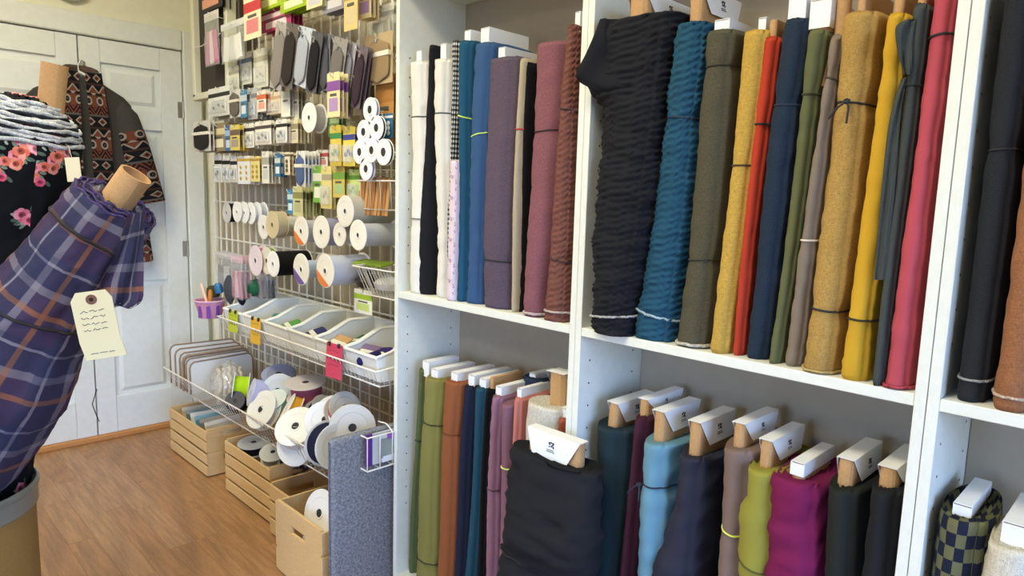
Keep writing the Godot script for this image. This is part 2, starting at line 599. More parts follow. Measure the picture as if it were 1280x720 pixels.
# ---------------------------------------------------------------- reels
# reel with its axis along local y: two flanges, wound ribbon, hub hole, sticker
func reel(label: String, at_: Vector3, basis_: Basis, r: float, len_: float, ribbon: String, flange := "e9e8e2", sticker := "", rib_r := 0.8, group := "", hub := 0.18) -> Node3D:
	var t := thing("ribbon_reel", label, "reel", at_, basis_, group)
	var fl := lathe_mesh("fl%.3f%.2f" % [r, hub], [Vector2(r * hub, 0), Vector2(r * 0.96, 0), Vector2(r, 0.001), Vector2(r, 0.003), Vector2(r * 0.96, 0.004), Vector2(r * 0.96, 0.004), Vector2(r * 0.66, 0.004), Vector2(r * 0.64, 0.003), Vector2(r * hub * 1.5, 0.003), Vector2(r * hub * 1.45, 0.005), Vector2(r * hub, 0.005), Vector2(r * hub, 0.005), Vector2(r * hub, 0)], 28)
	part("flange", fl, plain(flange, 0.45), t, at(0, len_ - 0.004, 0))
	part("flange", fl, plain(flange, 0.45), t, Transform3D(rot(180, 0, 0), Vector3(0, 0.004, 0)))
	var rr := r * rib_r
	part("wound_ribbon", lathe_mesh("rb%.3f%.3f%.2f" % [r, len_, rib_r], [Vector2(0, 0.004), Vector2(rr, 0.004), Vector2(rr, 0.004), Vector2(rr * 1.01, len_ * 0.3), Vector2(rr * 0.995, len_ * 0.32), Vector2(rr * 1.01, len_ * 0.6), Vector2(rr, len_ * 0.62), Vector2(rr, len_ - 0.004), Vector2(rr, len_ - 0.004), Vector2(0, len_ - 0.004)], 28), cloth(ribbon, "weave"), t)
	part("hub", lathe_mesh("hb%.3f%.2f" % [r, hub], [Vector2(0, 0), Vector2(r * hub, 0), Vector2(r * hub, 0), Vector2(r * hub, 0.0015), Vector2(r * hub, 0.0015), Vector2(0, 0.0015)], 12), plain("2c2a28", 0.7), t, at(0, len_ - 0.003, 0))
	if sticker != "":
		var st := begin()
		var poly := []
		for i in 13:
			poly.append(Vector2.from_angle(deg_to_rad(178 + 120.0 * i / 12)) * r * 0.93)
		slab(st, poly, 0, 0.0012)
		part("sticker", done(st), plain(sticker, 0.5), t, Transform3D(rot(-90, 0, 0), Vector3(0, len_ + 0.0002, 0)))
	return t

# ---------------------------------------------------------------- carded packets on hooks
# kind: zip, blister, bag, card, buttons, pencil; front packet centred at (x, y, z), n of them one behind the other along the hook
func packets(label: String, category: String, x: float, y: float, z: float, w: float, h: float, n: int, kind: String, color: String, accent: String, gap := 0.013, tilt := 0.0, group := "") -> void:
	var t := thing("hanging_packet", label, category, Vector3(x, y, z), rot(0, 0, tilt), group if group != "" else label)
	var cm := plain(Color(accent).lightened(0.2).to_html(false) if kind == "zip" and h > 0.2 else color, 0.7)
	var hole := h * 0.5 - 0.008
	# card with a punched header: the hook passes through the gap between the two header ears
	var cs := begin()
	slab(cs, [Vector2(-w / 2, -h / 2), Vector2(w / 2, -h / 2), Vector2(w / 2, h / 2 - 0.004), Vector2(w / 2 - 0.004, h / 2), Vector2(0.004, h / 2), Vector2(0.004, hole - 0.004), Vector2(-0.004, hole - 0.004), Vector2(-0.004, h / 2), Vector2(-w / 2 + 0.004, h / 2), Vector2(-w / 2, h / 2 - 0.004)], -0.0008, 0.0008)
	if kind == "bag":
		part("header_card", box_mesh(Vector3(w, h * 0.16, 0.002)), cm, t, at(0, h * 0.42, 0))
	else:
		part("card", done(cs), cm, t)
	match kind:
		"zip":
			var pad := begin()
			var rings := []
			for i in 9:
				var k := float(i) / 8
				var ww := w * 0.86 * sqrt(maxf(0.02, 1.0 - pow(absf(k * 2 - 1), 6.0)))
				var ring := PackedVector3Array()
				for j in 16:
					var aa := TAU * j / 16
					ring.append(Vector3(cos(aa) * ww / 2, (k - 0.5) * h * 0.84 - h * 0.05, 0.006 + sin(aa) * 0.006 * sqrt(ww / w)))
				rings.append(ring)
			loft(pad, rings)
			part("folded_zip", done(pad), cloth(accent, "weave"), t)
			if h < 0.2:
				part("band", box_mesh(Vector3(w * 0.9, h * 0.1, 0.014), 0.001), plain("e4e0d0", 0.6), t, at(0, h * 0.08, 0.006))
			part("pull", lathe_mesh("pull", [Vector2(0, 0), Vector2(0.004, 0), Vector2(0.005, 0.01), Vector2(0.002, 0.012), Vector2(0.002, 0.02), Vector2(0, 0.02)], 8), plain("b9b6ae", 0.3, 0.8), t, at(0, h * 0.32, 0.012))
		"blister":
			part("dome", box_mesh(Vector3(w * 0.8, h * 0.45, 0.012), 0.004), film("f4f6f4", 0.25), t, at(0, -h * 0.18, 0.007))
			for i in 3:
				part("fitting", lathe_mesh("fit", [Vector2(0, 0), Vector2(0.006, 0), Vector2(0.008, 0.003), Vector2(0.006, 0.006), Vector2(0, 0.006)], 10), plain(accent, 0.35), t, Transform3D(rot(90, 0, 0), Vector3((i - 1) * w * 0.22, -h * 0.2 + (i % 2) * 0.012, 0.002)))
			part("band", box_mesh(Vector3(w, h * 0.14, 0.0022)), plain(accent, 0.6), t, at(0, h * 0.24, 0))
		"bag":
			var bg := begin()
			var rings := []
			var nz := noise(int(x * 100), 1.0)
			for i in 8:
				var k := float(i) / 7
				var ring := PackedVector3Array()
				for j in 14:
					var aa := TAU * j / 14
					var th := 0.003 + 0.012 * sin(PI * minf(1.0, k * 1.2 + 0.05))
					ring.append(Vector3(cos(aa) * w / 2, -h / 2 + (1 - k) * 0.0 + k * h * 0.92, sin(aa) * th + 0.004 * nz.get_noise_2d(j * 3, k * 9)))
				rings.append(ring)
			loft(bg, rings)
			part("clear_bag", done(bg), film("eef1ee", 0.16, 0.15), t)
			for i in 3:
				part("notion", box_mesh(Vector3(w * 0.24, h * 0.62, 0.008), 0.003), plain([accent, color, accent][i], 0.5), t, Transform3D(rot(0, 0, (i - 1) * 8), Vector3((i - 1) * w * 0.26, -h * 0.16, 0.001 * i)))
		"buttons":
			for i in 6:
				part("button", lathe_mesh("btn", [Vector2(0, 0), Vector2(0.007, 0), Vector2(0.0085, 0.002), Vector2(0.007, 0.004), Vector2(0.004, 0.003), Vector2(0, 0.003)], 12), plain(accent, 0.3), t, Transform3D(rot(90, 0, 0), Vector3((i % 2 - 0.5) * w * 0.45, -h * 0.3 + (i / 2) * h * 0.2, 0.001)))
			part("band", box_mesh(Vector3(w, h * 0.1, 0.0022)), plain(accent, 0.6), t, at(0, h * 0.36, 0))
		_:
			part("band", box_mesh(Vector3(w, h * 0.22, 0.0024)), plain(accent, 0.6), t, at(0, h * 0.2, 0))
			part("picture", box_mesh(Vector3(w * 0.7, h * 0.3, 0.0024)), plain(Color(accent).lightened(0.35).to_html(false), 0.6), t, at(0, -h * 0.22, 0))
			part("needle_row", box_mesh(Vector3(w * 0.5, h * 0.06, 0.004), 0.001), plain("6b6a66", 0.4, 0.5), t, at(0, 0, 0.001))
	if n > 1:
		t.set_meta("label", "frontmost of the " + label)
	for k in range(1, n):
		dup(t, Vector3(x + 0.002 * sin(k * 2.3), y + 0.002 * cos(k * 1.7), z - gap * k), rot(0, 2.5 * sin(k * 1.9 + x), tilt + 2.0 * sin(k * 2.7)), ["", "second", "third", "fourth", "fifth", "sixth", "seventh", "eighth", "ninth"][k] + " of the " + label)

# wire hook on the gridwall, straight out along z from the wall, tip turned up
func hook(parent: Node, x: float, y: float, z0: float, z1: float) -> void:
	var st := begin()
	tube(st, [Vector3(x, y, z0), Vector3(x, y, z1 - 0.01), Vector3(x, y + 0.004, z1), Vector3(x, y + 0.016, z1 + 0.004)], 0.0022, 5)
	box(st, Vector3(x, y, z0), Vector3(0.016, 0.03, 0.004))
	part("hook", done(st), plain("e6e4da", 0.4), parent)

# ---------------------------------------------------------------- crates, bins, baskets
func crate(label: String, at_: Vector3, l: float, d: float, h: float, slats: int, along_x := true) -> Node3D:
	var t := thing("wooden_crate", label, "crate", at_, rot(0, 0 if along_x else 90, 0))
	var wood := pine()
	for s in [-1.0, 1.0]:
		var e := begin()
		var ew := d - 0.018
		var sy := h * 0.72      # handle slot
		var sh := minf(0.028, h * 0.2)
		var sw := 0.1
		var th := 0.012
		box(e, Vector3(0, (sy - sh / 2) / 2, 0), Vector3(th, sy - sh / 2, ew), 0.001)
		box(e, Vector3(0, (h + sy + sh / 2) / 2, 0), Vector3(th, h - sy - sh / 2, ew), 0.001)
		for q in [-1.0, 1.0]:
			box(e, Vector3(0, sy, q * (sw / 2 + (ew - sw) / 4)), Vector3(th, sh, (ew - sw) / 2), 0.0)
		part("end_panel", done(e), wood, t, at(s * (l / 2 - 0.007), 0.004, 0))
	var sl := (h - 0.004 * (slats - 1)) / slats
	for s in [-1.0, 1.0]:
		for k in slats:
			part("slat", box_mesh(Vector3(l, sl - 0.009, 0.009), 0.0015), wood, t, at(0, (k + 0.5) * (h / slats) + 0.002, s * (d / 2 - 0.0045)))
	for k in 3:
		part("bottom_board", box_mesh(Vector3(l - 0.02, 0.008, d / 3 - 0.012), 0.001), wood, t, at(0, 0.01, (k - 1) * (d / 3 - 0.006)))
	return t

func pine() -> StandardMaterial3D:
	return tri_mat("pine_wood", "e3c18c", tex["pine"], Vector3(2.0, 9.0, 2.0), 0.6)

# open-fronted stacking bin; local x across, z towards the room
func bin_mesh(w: float, d: float, hf: float, hb: float) -> Mesh:
	var st := begin()
	var th := 0.004
	var prof := [Vector2(-d / 2, 0), Vector2(d / 2 - 0.02, 0), Vector2(d / 2, hf), Vector2(d / 2 - 0.06, hf + 0.012), Vector2(-0.02, hb), Vector2(-d / 2, hb)]
	for s in [-1.0, 1.0]:
		slab(st, prof, s * (w / 2) - th / 2, s * (w / 2) + th / 2, Transform3D(Basis(Vector3(0, 0, 1), Vector3(0, 1, 0), Vector3(-1, 0, 0)), Vector3.ZERO))
	box(st, Vector3(0, th / 2, -0.01), Vector3(w, th, d - 0.02))
	box(st, Vector3(0, hb / 2, -d / 2), Vector3(w, hb, th))
	var fr := Basis(Vector3.RIGHT, atan2(0.02, hf))
	box(st, Vector3(0, hf / 2, d / 2 - 0.01), Vector3(w, hf, th), 0.0, fr)
	return done(st)

func bin_rim(w: float, d: float, hf: float, hb: float) -> Mesh:
	var st := begin()
	for s in [-1.0, 1.0]:
		tube(st, [Vector3(s * w / 2, hf, d / 2), Vector3(s * w / 2, hf + 0.012, d / 2 - 0.06), Vector3(s * w / 2, hb, -0.02), Vector3(s * w / 2, hb, -d / 2)], 0.006, 6)
	tube(st, [Vector3(-w / 2, hf, d / 2), Vector3(w / 2, hf, d / 2)], 0.007, 6)
	tube(st, [Vector3(-w / 2, hb, -d / 2), Vector3(w / 2, hb, -d / 2)], 0.006, 6)
	return done(st)

# wire basket: rim, floor and side wires; x0..x1, z0 (wall)..z1 (front), floor y0, front rim y1, back rim y2
func basket(label: String, x0: float, x1: float, z0: float, z1: float, y0: float, y1: float, y2: float, pitch := 0.03, color := "e8e5da", inz := 0.05) -> Node3D:
	var o := Vector3((x0 + x1) / 2, y0, (z0 + z1) / 2)
	var t := thing("wire_basket", label, "wire basket", o)
	var m := plain(color, 0.4)
	var hx := (x1 - x0) / 2
	var hz := (z1 - z0) / 2
	var f := y1 - y0
	var b := y2 - y0
	var rim := begin()
	tube(rim, [Vector3(-hx, f, hz), Vector3(hx, f, hz), Vector3(hx, b, -hz), Vector3(-hx, b, -hz)], 0.0035, 6, true)
	part("rim", done(rim), m, t)
	var base := begin()
	tube(base, [Vector3(-hx + 0.02, 0, hz - inz), Vector3(hx - 0.02, 0, hz - inz), Vector3(hx - 0.02, 0, -hz + 0.01), Vector3(-hx + 0.02, 0, -hz + 0.01)], 0.003, 6, true)
	part("base_frame", done(base), m, t)
	var ws := begin()
	var n := int((x1 - x0 - 0.04) / pitch)
	for i in n + 1:
		var x := -hx + 0.02 + (x1 - x0 - 0.04) * i / n
		tube(ws, [Vector3(x, f, hz), Vector3(x, 0, hz - inz), Vector3(x, 0, -hz + 0.01), Vector3(x, b, -hz)], 0.0017, 4)
	var nz := int((z1 - z0) / pitch)
	for i in range(1, nz):
		var k := float(i) / nz
		var z := lerpf(-hz + 0.01, hz - inz, k)
		var zz := lerpf(-hz, hz, k)
		var yy := lerpf(b, f, k)
		for s in [-1.0, 1.0]:
			tube(ws, [Vector3(s * hx, yy, zz), Vector3(s * (hx - 0.02), 0, z)], 0.0017, 4)
	part("wire", done(ws), m, t, Transform3D.IDENTITY, true)
	return t

# colored card clipped to a rim, with pen strokes
func price_card(label: String, at_: Vector3, b: Basis, w: float, h: float, color: String, rows := 3) -> void:
	var t := thing("price_card", label, "price card", at_, b)
	part("card", box_mesh(Vector3(w, h, 0.0012)), plain(color, 0.7), t, at(0, -h / 2, 0))
	for s in [-1.0, 1.0]:
		part("clip", box_mesh(Vector3(0.012, 0.016, 0.01), 0.002), plain("1c1c1e", 0.4), t, at(s * w * 0.3, -0.004, 0.002))
	strokes(t, w, h, rows, at(0, -h / 2, 0.001), "3a3530")

# rows of unreadable pen strokes, as wide as w and as high as h
func strokes(t: Node, w: float, h: float, rows: int, xf: Transform3D, color: String, r := 0.0007) -> void:
	var st := begin()
	var q := RandomNumberGenerator.new()
	q.seed = rows * 31 + int(w * 1000)
	for i in rows:
		var y := h * (0.28 - 0.62 * i / maxi(rows, 2))
		var pts := []
		var n := 14
		for k in n:
			pts.append(Vector3(w * (-0.38 + 0.72 * k / n), y + q.randf_range(-1, 1) * h * 0.035, 0))
			if k % 5 == 4:
				tube(st, pts, r, 4)
				pts = []
		if pts.size() > 1:
			tube(st, pts, r, 4)
	part("handwriting", done(st), plain(color, 0.7), t, xf)

# ---------------------------------------------------------------- the scene
func _ready() -> void:
	rng.seed = 4
	var cam := Camera3D.new()
	cam.name = "camera"
	add_child(cam)
	cam.position = Vector3(0, 1.42, 0)
	cam.rotation_order = EULER_ORDER_YXZ
	cam.rotation = Vector3(deg_to_rad(-7.611), deg_to_rad(44.824), deg_to_rad(1.67))
	cam.fov = 45.75
	cam.current = true
	var env := Environment.new()
	var sky := Sky.new()
	var sm := ProceduralSkyMaterial.new()
	sm.sky_top_color = Color("6f9ce0")
	sm.sky_horizon_color = Color("b4cdf2")
	sm.ground_bottom_color = Color("a9aaa8")
	sm.ground_horizon_color = Color("c4c8c9")
	sm.sky_energy_multiplier = 4.2
	sm.ground_energy_multiplier = 1.2
	sky.sky_material = sm
	env.background_mode = Environment.BG_SKY
	env.sky = sky
	env.tonemap_mode = Environment.TONE_MAPPER_LINEAR
	env.tonemap_exposure = 0.81
	env.sdfgi_enabled = true
	env.ssao_enabled = true
	env.ssil_enabled = true
	var we := WorldEnvironment.new()
	we.name = "environment"
	we.environment = env
	add_child(we)
	make_textures()
	make_prints()
	for p in [Vector3(-2.7, 3.08, -0.1), Vector3(-0.8, 3.08, 0.0), Vector3(-1.2, 3.08, 1.9)]:
		ceiling_panel(p, 5.2)
	room()
	bookcases()
	upper_bolts()
	lower_bolts()
	gridwall()
	crates_and_felt()
	rolls_on_the_left()

func ceiling_panel(p: Vector3, energy: float) -> void:
	var t := thing("ceiling_light", "flat square white ceiling light panel %s" % ["above the closet doors" if p.x < -2 else ("in front of the bookcases" if p.z < 1 else "near the shop window")], "ceiling light", p)
	var fr := begin()
	for s in [-1.0, 1.0]:
		box(fr, Vector3(s * 0.32, -0.012, 0), Vector3(0.03, 0.03, 0.67), 0.003)
		box(fr, Vector3(0, -0.012, s * 0.32), Vector3(0.61, 0.03, 0.03), 0.003)
	part("frame", done(fr), plain("e8e8e4", 0.5), t)
	var gm := StandardMaterial3D.new()
	gm.resource_name = "lamp_glow"
	gm.albedo_color = Color("f4f2ea")
	gm.emission_enabled = true
	gm.emission = Color("fff4e0")
	gm.emission_energy_multiplier = 1.5
	part("glowing_lamp_panel", box_mesh(Vector3(0.61, 0.01, 0.61)), gm, t, at(0, -0.01, 0))
	var l := AreaLight3D.new()
	l.name = "lamp_light"
	t.add_child(l)
	l.position = Vector3(0, -0.03, 0)
	l.rotation_degrees = Vector3(-90, 0, 0)
	l.area_size = Vector2(0.6, 0.6)
	l.light_color = Color("fdf3d4")
	l.light_energy = energy
	l.area_range = 9.0
	l.shadow_enabled = true

# ---------------------------------------------------------------- room
func room() -> void:
	var cream := tri_mat("cream_wall", "ecead2", tex["paint"], Vector3.ONE * 1.5, 0.85)
	var white := tri_mat("white_gloss", "e3e7e0", tex["paint"], Vector3.ONE * 2.0, 0.45)
	var X0 := -4.222
	var Z0 := -1.64
	var X1 := 2.8
	var Z1 := 3.4
	var H := 3.1
	var cx := (X0 + X1) / 2
	var cz := (Z0 + Z1) / 2
	# floor of long oak strips
	var oak := []
	for i in 4:
		var m := StandardMaterial3D.new()
		m.resource_name = "oak_strip"
		m.albedo_color = Color(["b98f66", "b58a61", "bc946d", "b1865d"][i])
		m.albedo_texture = tex["oak"]
		m.uv1_scale = Vector3(0.9, 2.2, 1)
		m.roughness = 0.42
		m.heightmap_enabled = true
		m.heightmap_texture = tex["oak"]
		m.heightmap_scale = 0.02
		oak.append(m)
	var fl := struct("floor", box_mesh(Vector3(X1 - X0 + 0.2, 0.1, Z1 - Z0 + 0.2)), oak[1], at(cx, -0.056, cz))
	var pm := []
	for i in 6:
		var st := begin()
		box(st, Vector3.ZERO, Vector3(1.199, 0.012, 0.0946), 0.0005, Basis.IDENTITY, Vector2(0.37 * i, 0.23 * i))
		pm.append(done(st))
	var row := 0
	var z := Z0 + 0.06
	while z < 1.25:
		var x := X0 - 0.45 * ((row * 7) % 5) / 2.0
		while x < 0.6:
			var k := rng.randi_range(0, 23)
			var a := maxf(x, X0 + 0.005)
			if x + 1.2 > X0 + 0.1:
				part("plank", pm[k % 6], oak[k / 6], fl, Transform3D(Basis.IDENTITY.scaled(Vector3((x + 1.2 - a) / 1.2, 1, 1)), Vector3((a + x + 1.2) / 2 - cx, 0.05, z - cz)))
			x += 1.2
		z += 0.095
		row += 1
	struct("ceiling", box_mesh(Vector3(X1 - X0 + 0.4, 0.12, Z1 - Z0 + 0.4)), tri_mat("ceiling_paint", "e9e9e2", tex["paint"], Vector3.ONE, 0.9), at(cx, H + 0.06, cz))
	# wall with the closet doors (left)
	struct("wall_left", box_mesh(Vector3(0.15, H, Z1 - Z0 + 0.3)), cream, at(X0 - 0.105, H / 2, cz))
	struct("wall_back", box_mesh(Vector3(X1 - X0 + 0.3, H, 0.15)), cream, at(cx, H / 2, Z0 - 0.075))
	struct("trim_6", box_mesh(Vector3(2.18, 2.5, 0.012)), tri_mat("backer_paint", "b9ae96", tex["paint"], Vector3.ONE * 2.0, 0.8), at(-2.97, 1.25, Z0 + 0.006))
	# front wall with a wide shop window, right wall with another
	var wf := begin()
	box(wf, Vector3(cx, 0.3, Z1 + 0.075), Vector3(X1 - X0 + 0.3, 0.6, 0.15))
	box(wf, Vector3(cx, 2.75, Z1 + 0.075), Vector3(X1 - X0 + 0.3, 0.7, 0.15))
	for s in [[X0, -1.5], [0.3, X1]]:
		box(wf, Vector3((s[0] + s[1]) / 2, 1.5, Z1 + 0.075), Vector3(s[1] - s[0] + 0.01, 1.82, 0.15))
	struct("wall_front", done(wf), cream)
	var wr := begin()
	box(wr, Vector3(X1 + 0.075, 0.3, cz), Vector3(0.15, 0.6, Z1 - Z0))
	box(wr, Vector3(X1 + 0.075, 2.75, cz), Vector3(0.15, 0.7, Z1 - Z0))
	for s in [[Z0, -1.3], [1.3, Z1]]:
		box(wr, Vector3(X1 + 0.075, 1.5, (s[0] + s[1]) / 2), Vector3(0.15, 1.82, s[1] - s[0] + 0.01))
	struct("wall_right", done(wr), cream)
	var glass := film("f6fafc", 0.04, 0.02)
	for k in 2:
		var w := 1.8 if k == 0 else 2.6
		var xf := Transform3D(Basis.IDENTITY, Vector3(-0.6, 1.5, Z1 + 0.075)) if k == 0 else Transform3D(rot(0, 90, 0), Vector3(X1 + 0.075, 1.5, 0.0))
		var fr := begin()
		for s in [-1.0, 1.0]:
			box(fr, Vector3(0, s * 0.88, 0), Vector3(w, 0.06, 0.08), 0.004)
			box(fr, Vector3(s * (w / 2 - 0.03), 0, 0), Vector3(0.06, 1.7, 0.08), 0.004)
		box(fr, Vector3(0, 0, 0), Vector3(0.05, 1.7, 0.07), 0.004)
		var win := struct("window_%d" % (k + 1), done(fr), white, xf)
		for s in [-1.0, 1.0]:
			part("pane", box_mesh(Vector3(w / 2 - 0.08, 1.7, 0.006)), glass, win, at(s * (w / 4 - 0.005), 0, 0))
	# closet doors: leaves with raised panels
	var leaves := [[-1.503, -0.991], [-0.986, -0.474], [-0.468, 0.044], [0.05, 0.56]]
	for i in 4:
		var za: float = leaves[i][0]
		var zb: float = leaves[i][1]
		var w := zb - za
		var st := begin()
		var zc := (za + zb) / 2
		var pz := [za + 0.118, zb - 0.098] if i % 2 == 0 else [za + 0.098, zb - 0.118]
		var rows := [[0.235, 0.885], [1.195, 1.73], [1.835, 2.065]]
		var D := struct("door_%d" % (i + 1), box_mesh(Vector3(0.012, 2.155, w - 0.002)), white, at(X0 - 0.012, 1.108, zc))
		# stiles and rails stand proud of the recessed ground
		box(st, Vector3(0.014, 0, (za + pz[0]) / 2 - zc), Vector3(0.014, 2.155, pz[0] - za - 0.002), 0.002)
		box(st, Vector3(0.014, 0, (zb + pz[1]) / 2 - zc), Vector3(0.014, 2.155, zb - pz[1] - 0.002), 0.002)
		var ys := [0.031, 0.235, 0.885, 1.195, 1.73, 1.835, 2.065, 2.185]
		for k in 4:
			box(st, Vector3(0.014, (ys[2 * k] + ys[2 * k + 1]) / 2 - 1.108, (pz[0] + pz[1]) / 2 - zc), Vector3(0.014, ys[2 * k + 1] - ys[2 * k], pz[1] - pz[0]), 0.002)
		part("door_frame", done(st), white, D)
		for r in rows:
			var ps := begin()
			var hw: float = (pz[1] - pz[0]) / 2
			var hh: float = (r[1] - r[0]) / 2
			var rings := []
			for q in [[0.002, 0.0], [0.014, 0.0], [0.045, 0.016], [0.047, 0.016]]:
				rings.append(PackedVector3Array([Vector3(q[1], -hh + q[0], -hw + q[0]), Vector3(q[1], hh - q[0], -hw + q[0]), Vector3(q[1], hh - q[0], hw - q[0]), Vector3(q[1], -hh + q[0], hw - q[0])]))
			for ring in rings:
				ring.reverse()
			loft(ps, rings, PackedFloat32Array(), PackedFloat32Array(), true, true, true, -1)
			part("raised_panel", done(ps), white, D, at(0, (r[0] + r[1]) / 2 - 1.108, (pz[0] + pz[1]) / 2 - zc))
		if i == 0 or i == 3:
			for y in [1.86, 1.06, 0.3]:
				var hs := begin()
				lathe(hs, [Vector2(0, -0.05), Vector2(0.006, -0.048), Vector2(0.006, -0.048), Vector2(0.006, 0.048), Vector2(0.006, 0.048), Vector2(0, 0.05)], 8)
				box(hs, Vector3(-0.004, 0, 0.016), Vector3(0.004, 0.09, 0.026))
				part("hinge", done(hs), plain("a9a79c", 0.35, 0.7), D, at(0.024, y - 1.108, (za if i == 0 else zb) - zc))
	# casing
	var cs := begin()
	box(cs, Vector3(X0, 1.15, -1.558), Vector3(0.05, 2.3, 0.1), 0.006)
	struct("trim_1", done(cs), white)
	cs = begin()
	box(cs, Vector3(X0, 2.246, -0.47), Vector3(0.05, 0.11, 2.07), 0.006)
	struct("trim_2", done(cs), white)
	cs = begin()
	box(cs, Vector3(X0, 1.15, 0.62), Vector3(0.05, 2.3, 0.1), 0.006)
	struct("trim_3", done(cs), white)
	struct("trim_4", box_mesh(Vector3(0.045, 0.03, 2.07), 0.004), tri_mat("oak_threshold", "c98f52", tex["pine"], Vector3(2, 2, 9), 0.5), at(X0 + 0.01, 0.015, -0.47))
	struct("trim_5", box_mesh(Vector3(0.06, 2.5, 0.03), 0.004), cream, at(-4.1, 1.25, Z0 + 0.016))
	struct("baseboard_left", box_mesh(Vector3(0.02, 0.1, 2.6), 0.003), white, at(X0 - 0.02, 0.05, 2.0))
	# round grey fitting high above the doors
	var rd := begin()
	lathe(rd, [Vector2(0, 0), Vector2(0.085, 0), Vector2(0.1, 0.012), Vector2(0.1, 0.03), Vector2(0.06, 0.045), Vector2(0, 0.05)], 28)
	var o := part("smoke_detector", done(rd), plain("a7aba2", 0.5), self, Transform3D(rot(0, 0, -90), Vector3(X0 - 0.03, 2.452, -0.97)))
	tag(o, "round grey fitting on the cream wall above the closet doors", "smoke detector")

# ---------------------------------------------------------------- bookcases
func bookcases() -> void:
	var white := tri_mat("white_laminate", "e6e9de", tex["paint"], Vector3.ONE * 3.0, 0.5)
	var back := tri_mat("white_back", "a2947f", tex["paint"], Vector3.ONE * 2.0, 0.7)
	var names := ["white bookcase beside the gridwall, the leftmost of three", "white bookcase holding the textured black and teal bolts", "white bookcase at the right edge, with the chequered bolt below"]
	var xs := [[-1.861, -1.0818], [-1.081, -0.296], [-0.2945, 0.49]]
	var zf := -1.319
	var zb := -1.6
	for i in 3:
		var a: float = xs[i][0]
		var b: float = xs[i][1]
		var t := thing("bookcase", names[i], "bookcase", Vector3((a + b) / 2, 0, (zf + zb) / 2))
		var w := b - a
		var d := zf - zb
		for s in [-1.0, 1.0]:
			var p := part("side_panel", box_mesh(Vector3(0.0185, 2.09, d), 0.001), white, t, at(s * (w / 2 - 0.00925), 1.045, 0))
			var hs := begin()
			for zz in [0.1, -0.09]:
				for k in 26:
					var y := 0.35 + 0.06 * k
					if absf(y - 1.1) > 0.03:
						lathe(hs, [Vector2(0, 0), Vector2(0.0028, 0), Vector2(0.0028, 0.0006), Vector2(0, 0.0006)], 6, Transform3D(rot(0, 0, 90 * s), Vector3(-s * 0.0092, y - 1.045, zz)))
			part("shelf_pin_hole", done(hs), plain("4a4a48", 0.8), p, Transform3D.IDENTITY, true)
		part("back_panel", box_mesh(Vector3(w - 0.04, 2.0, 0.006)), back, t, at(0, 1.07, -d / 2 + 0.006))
		part("plinth", box_mesh(Vector3(w - 0.037, 0.075, 0.016)), white, t, at(0, 0.0375, d / 2 - 0.03))
		for y in [0.0855, 1.0885, 2.072]:
			part("shelf", box_mesh(Vector3(w - 0.037, 0.022, d - 0.012), 0.0015), white, t, at(0, y, 0.005))

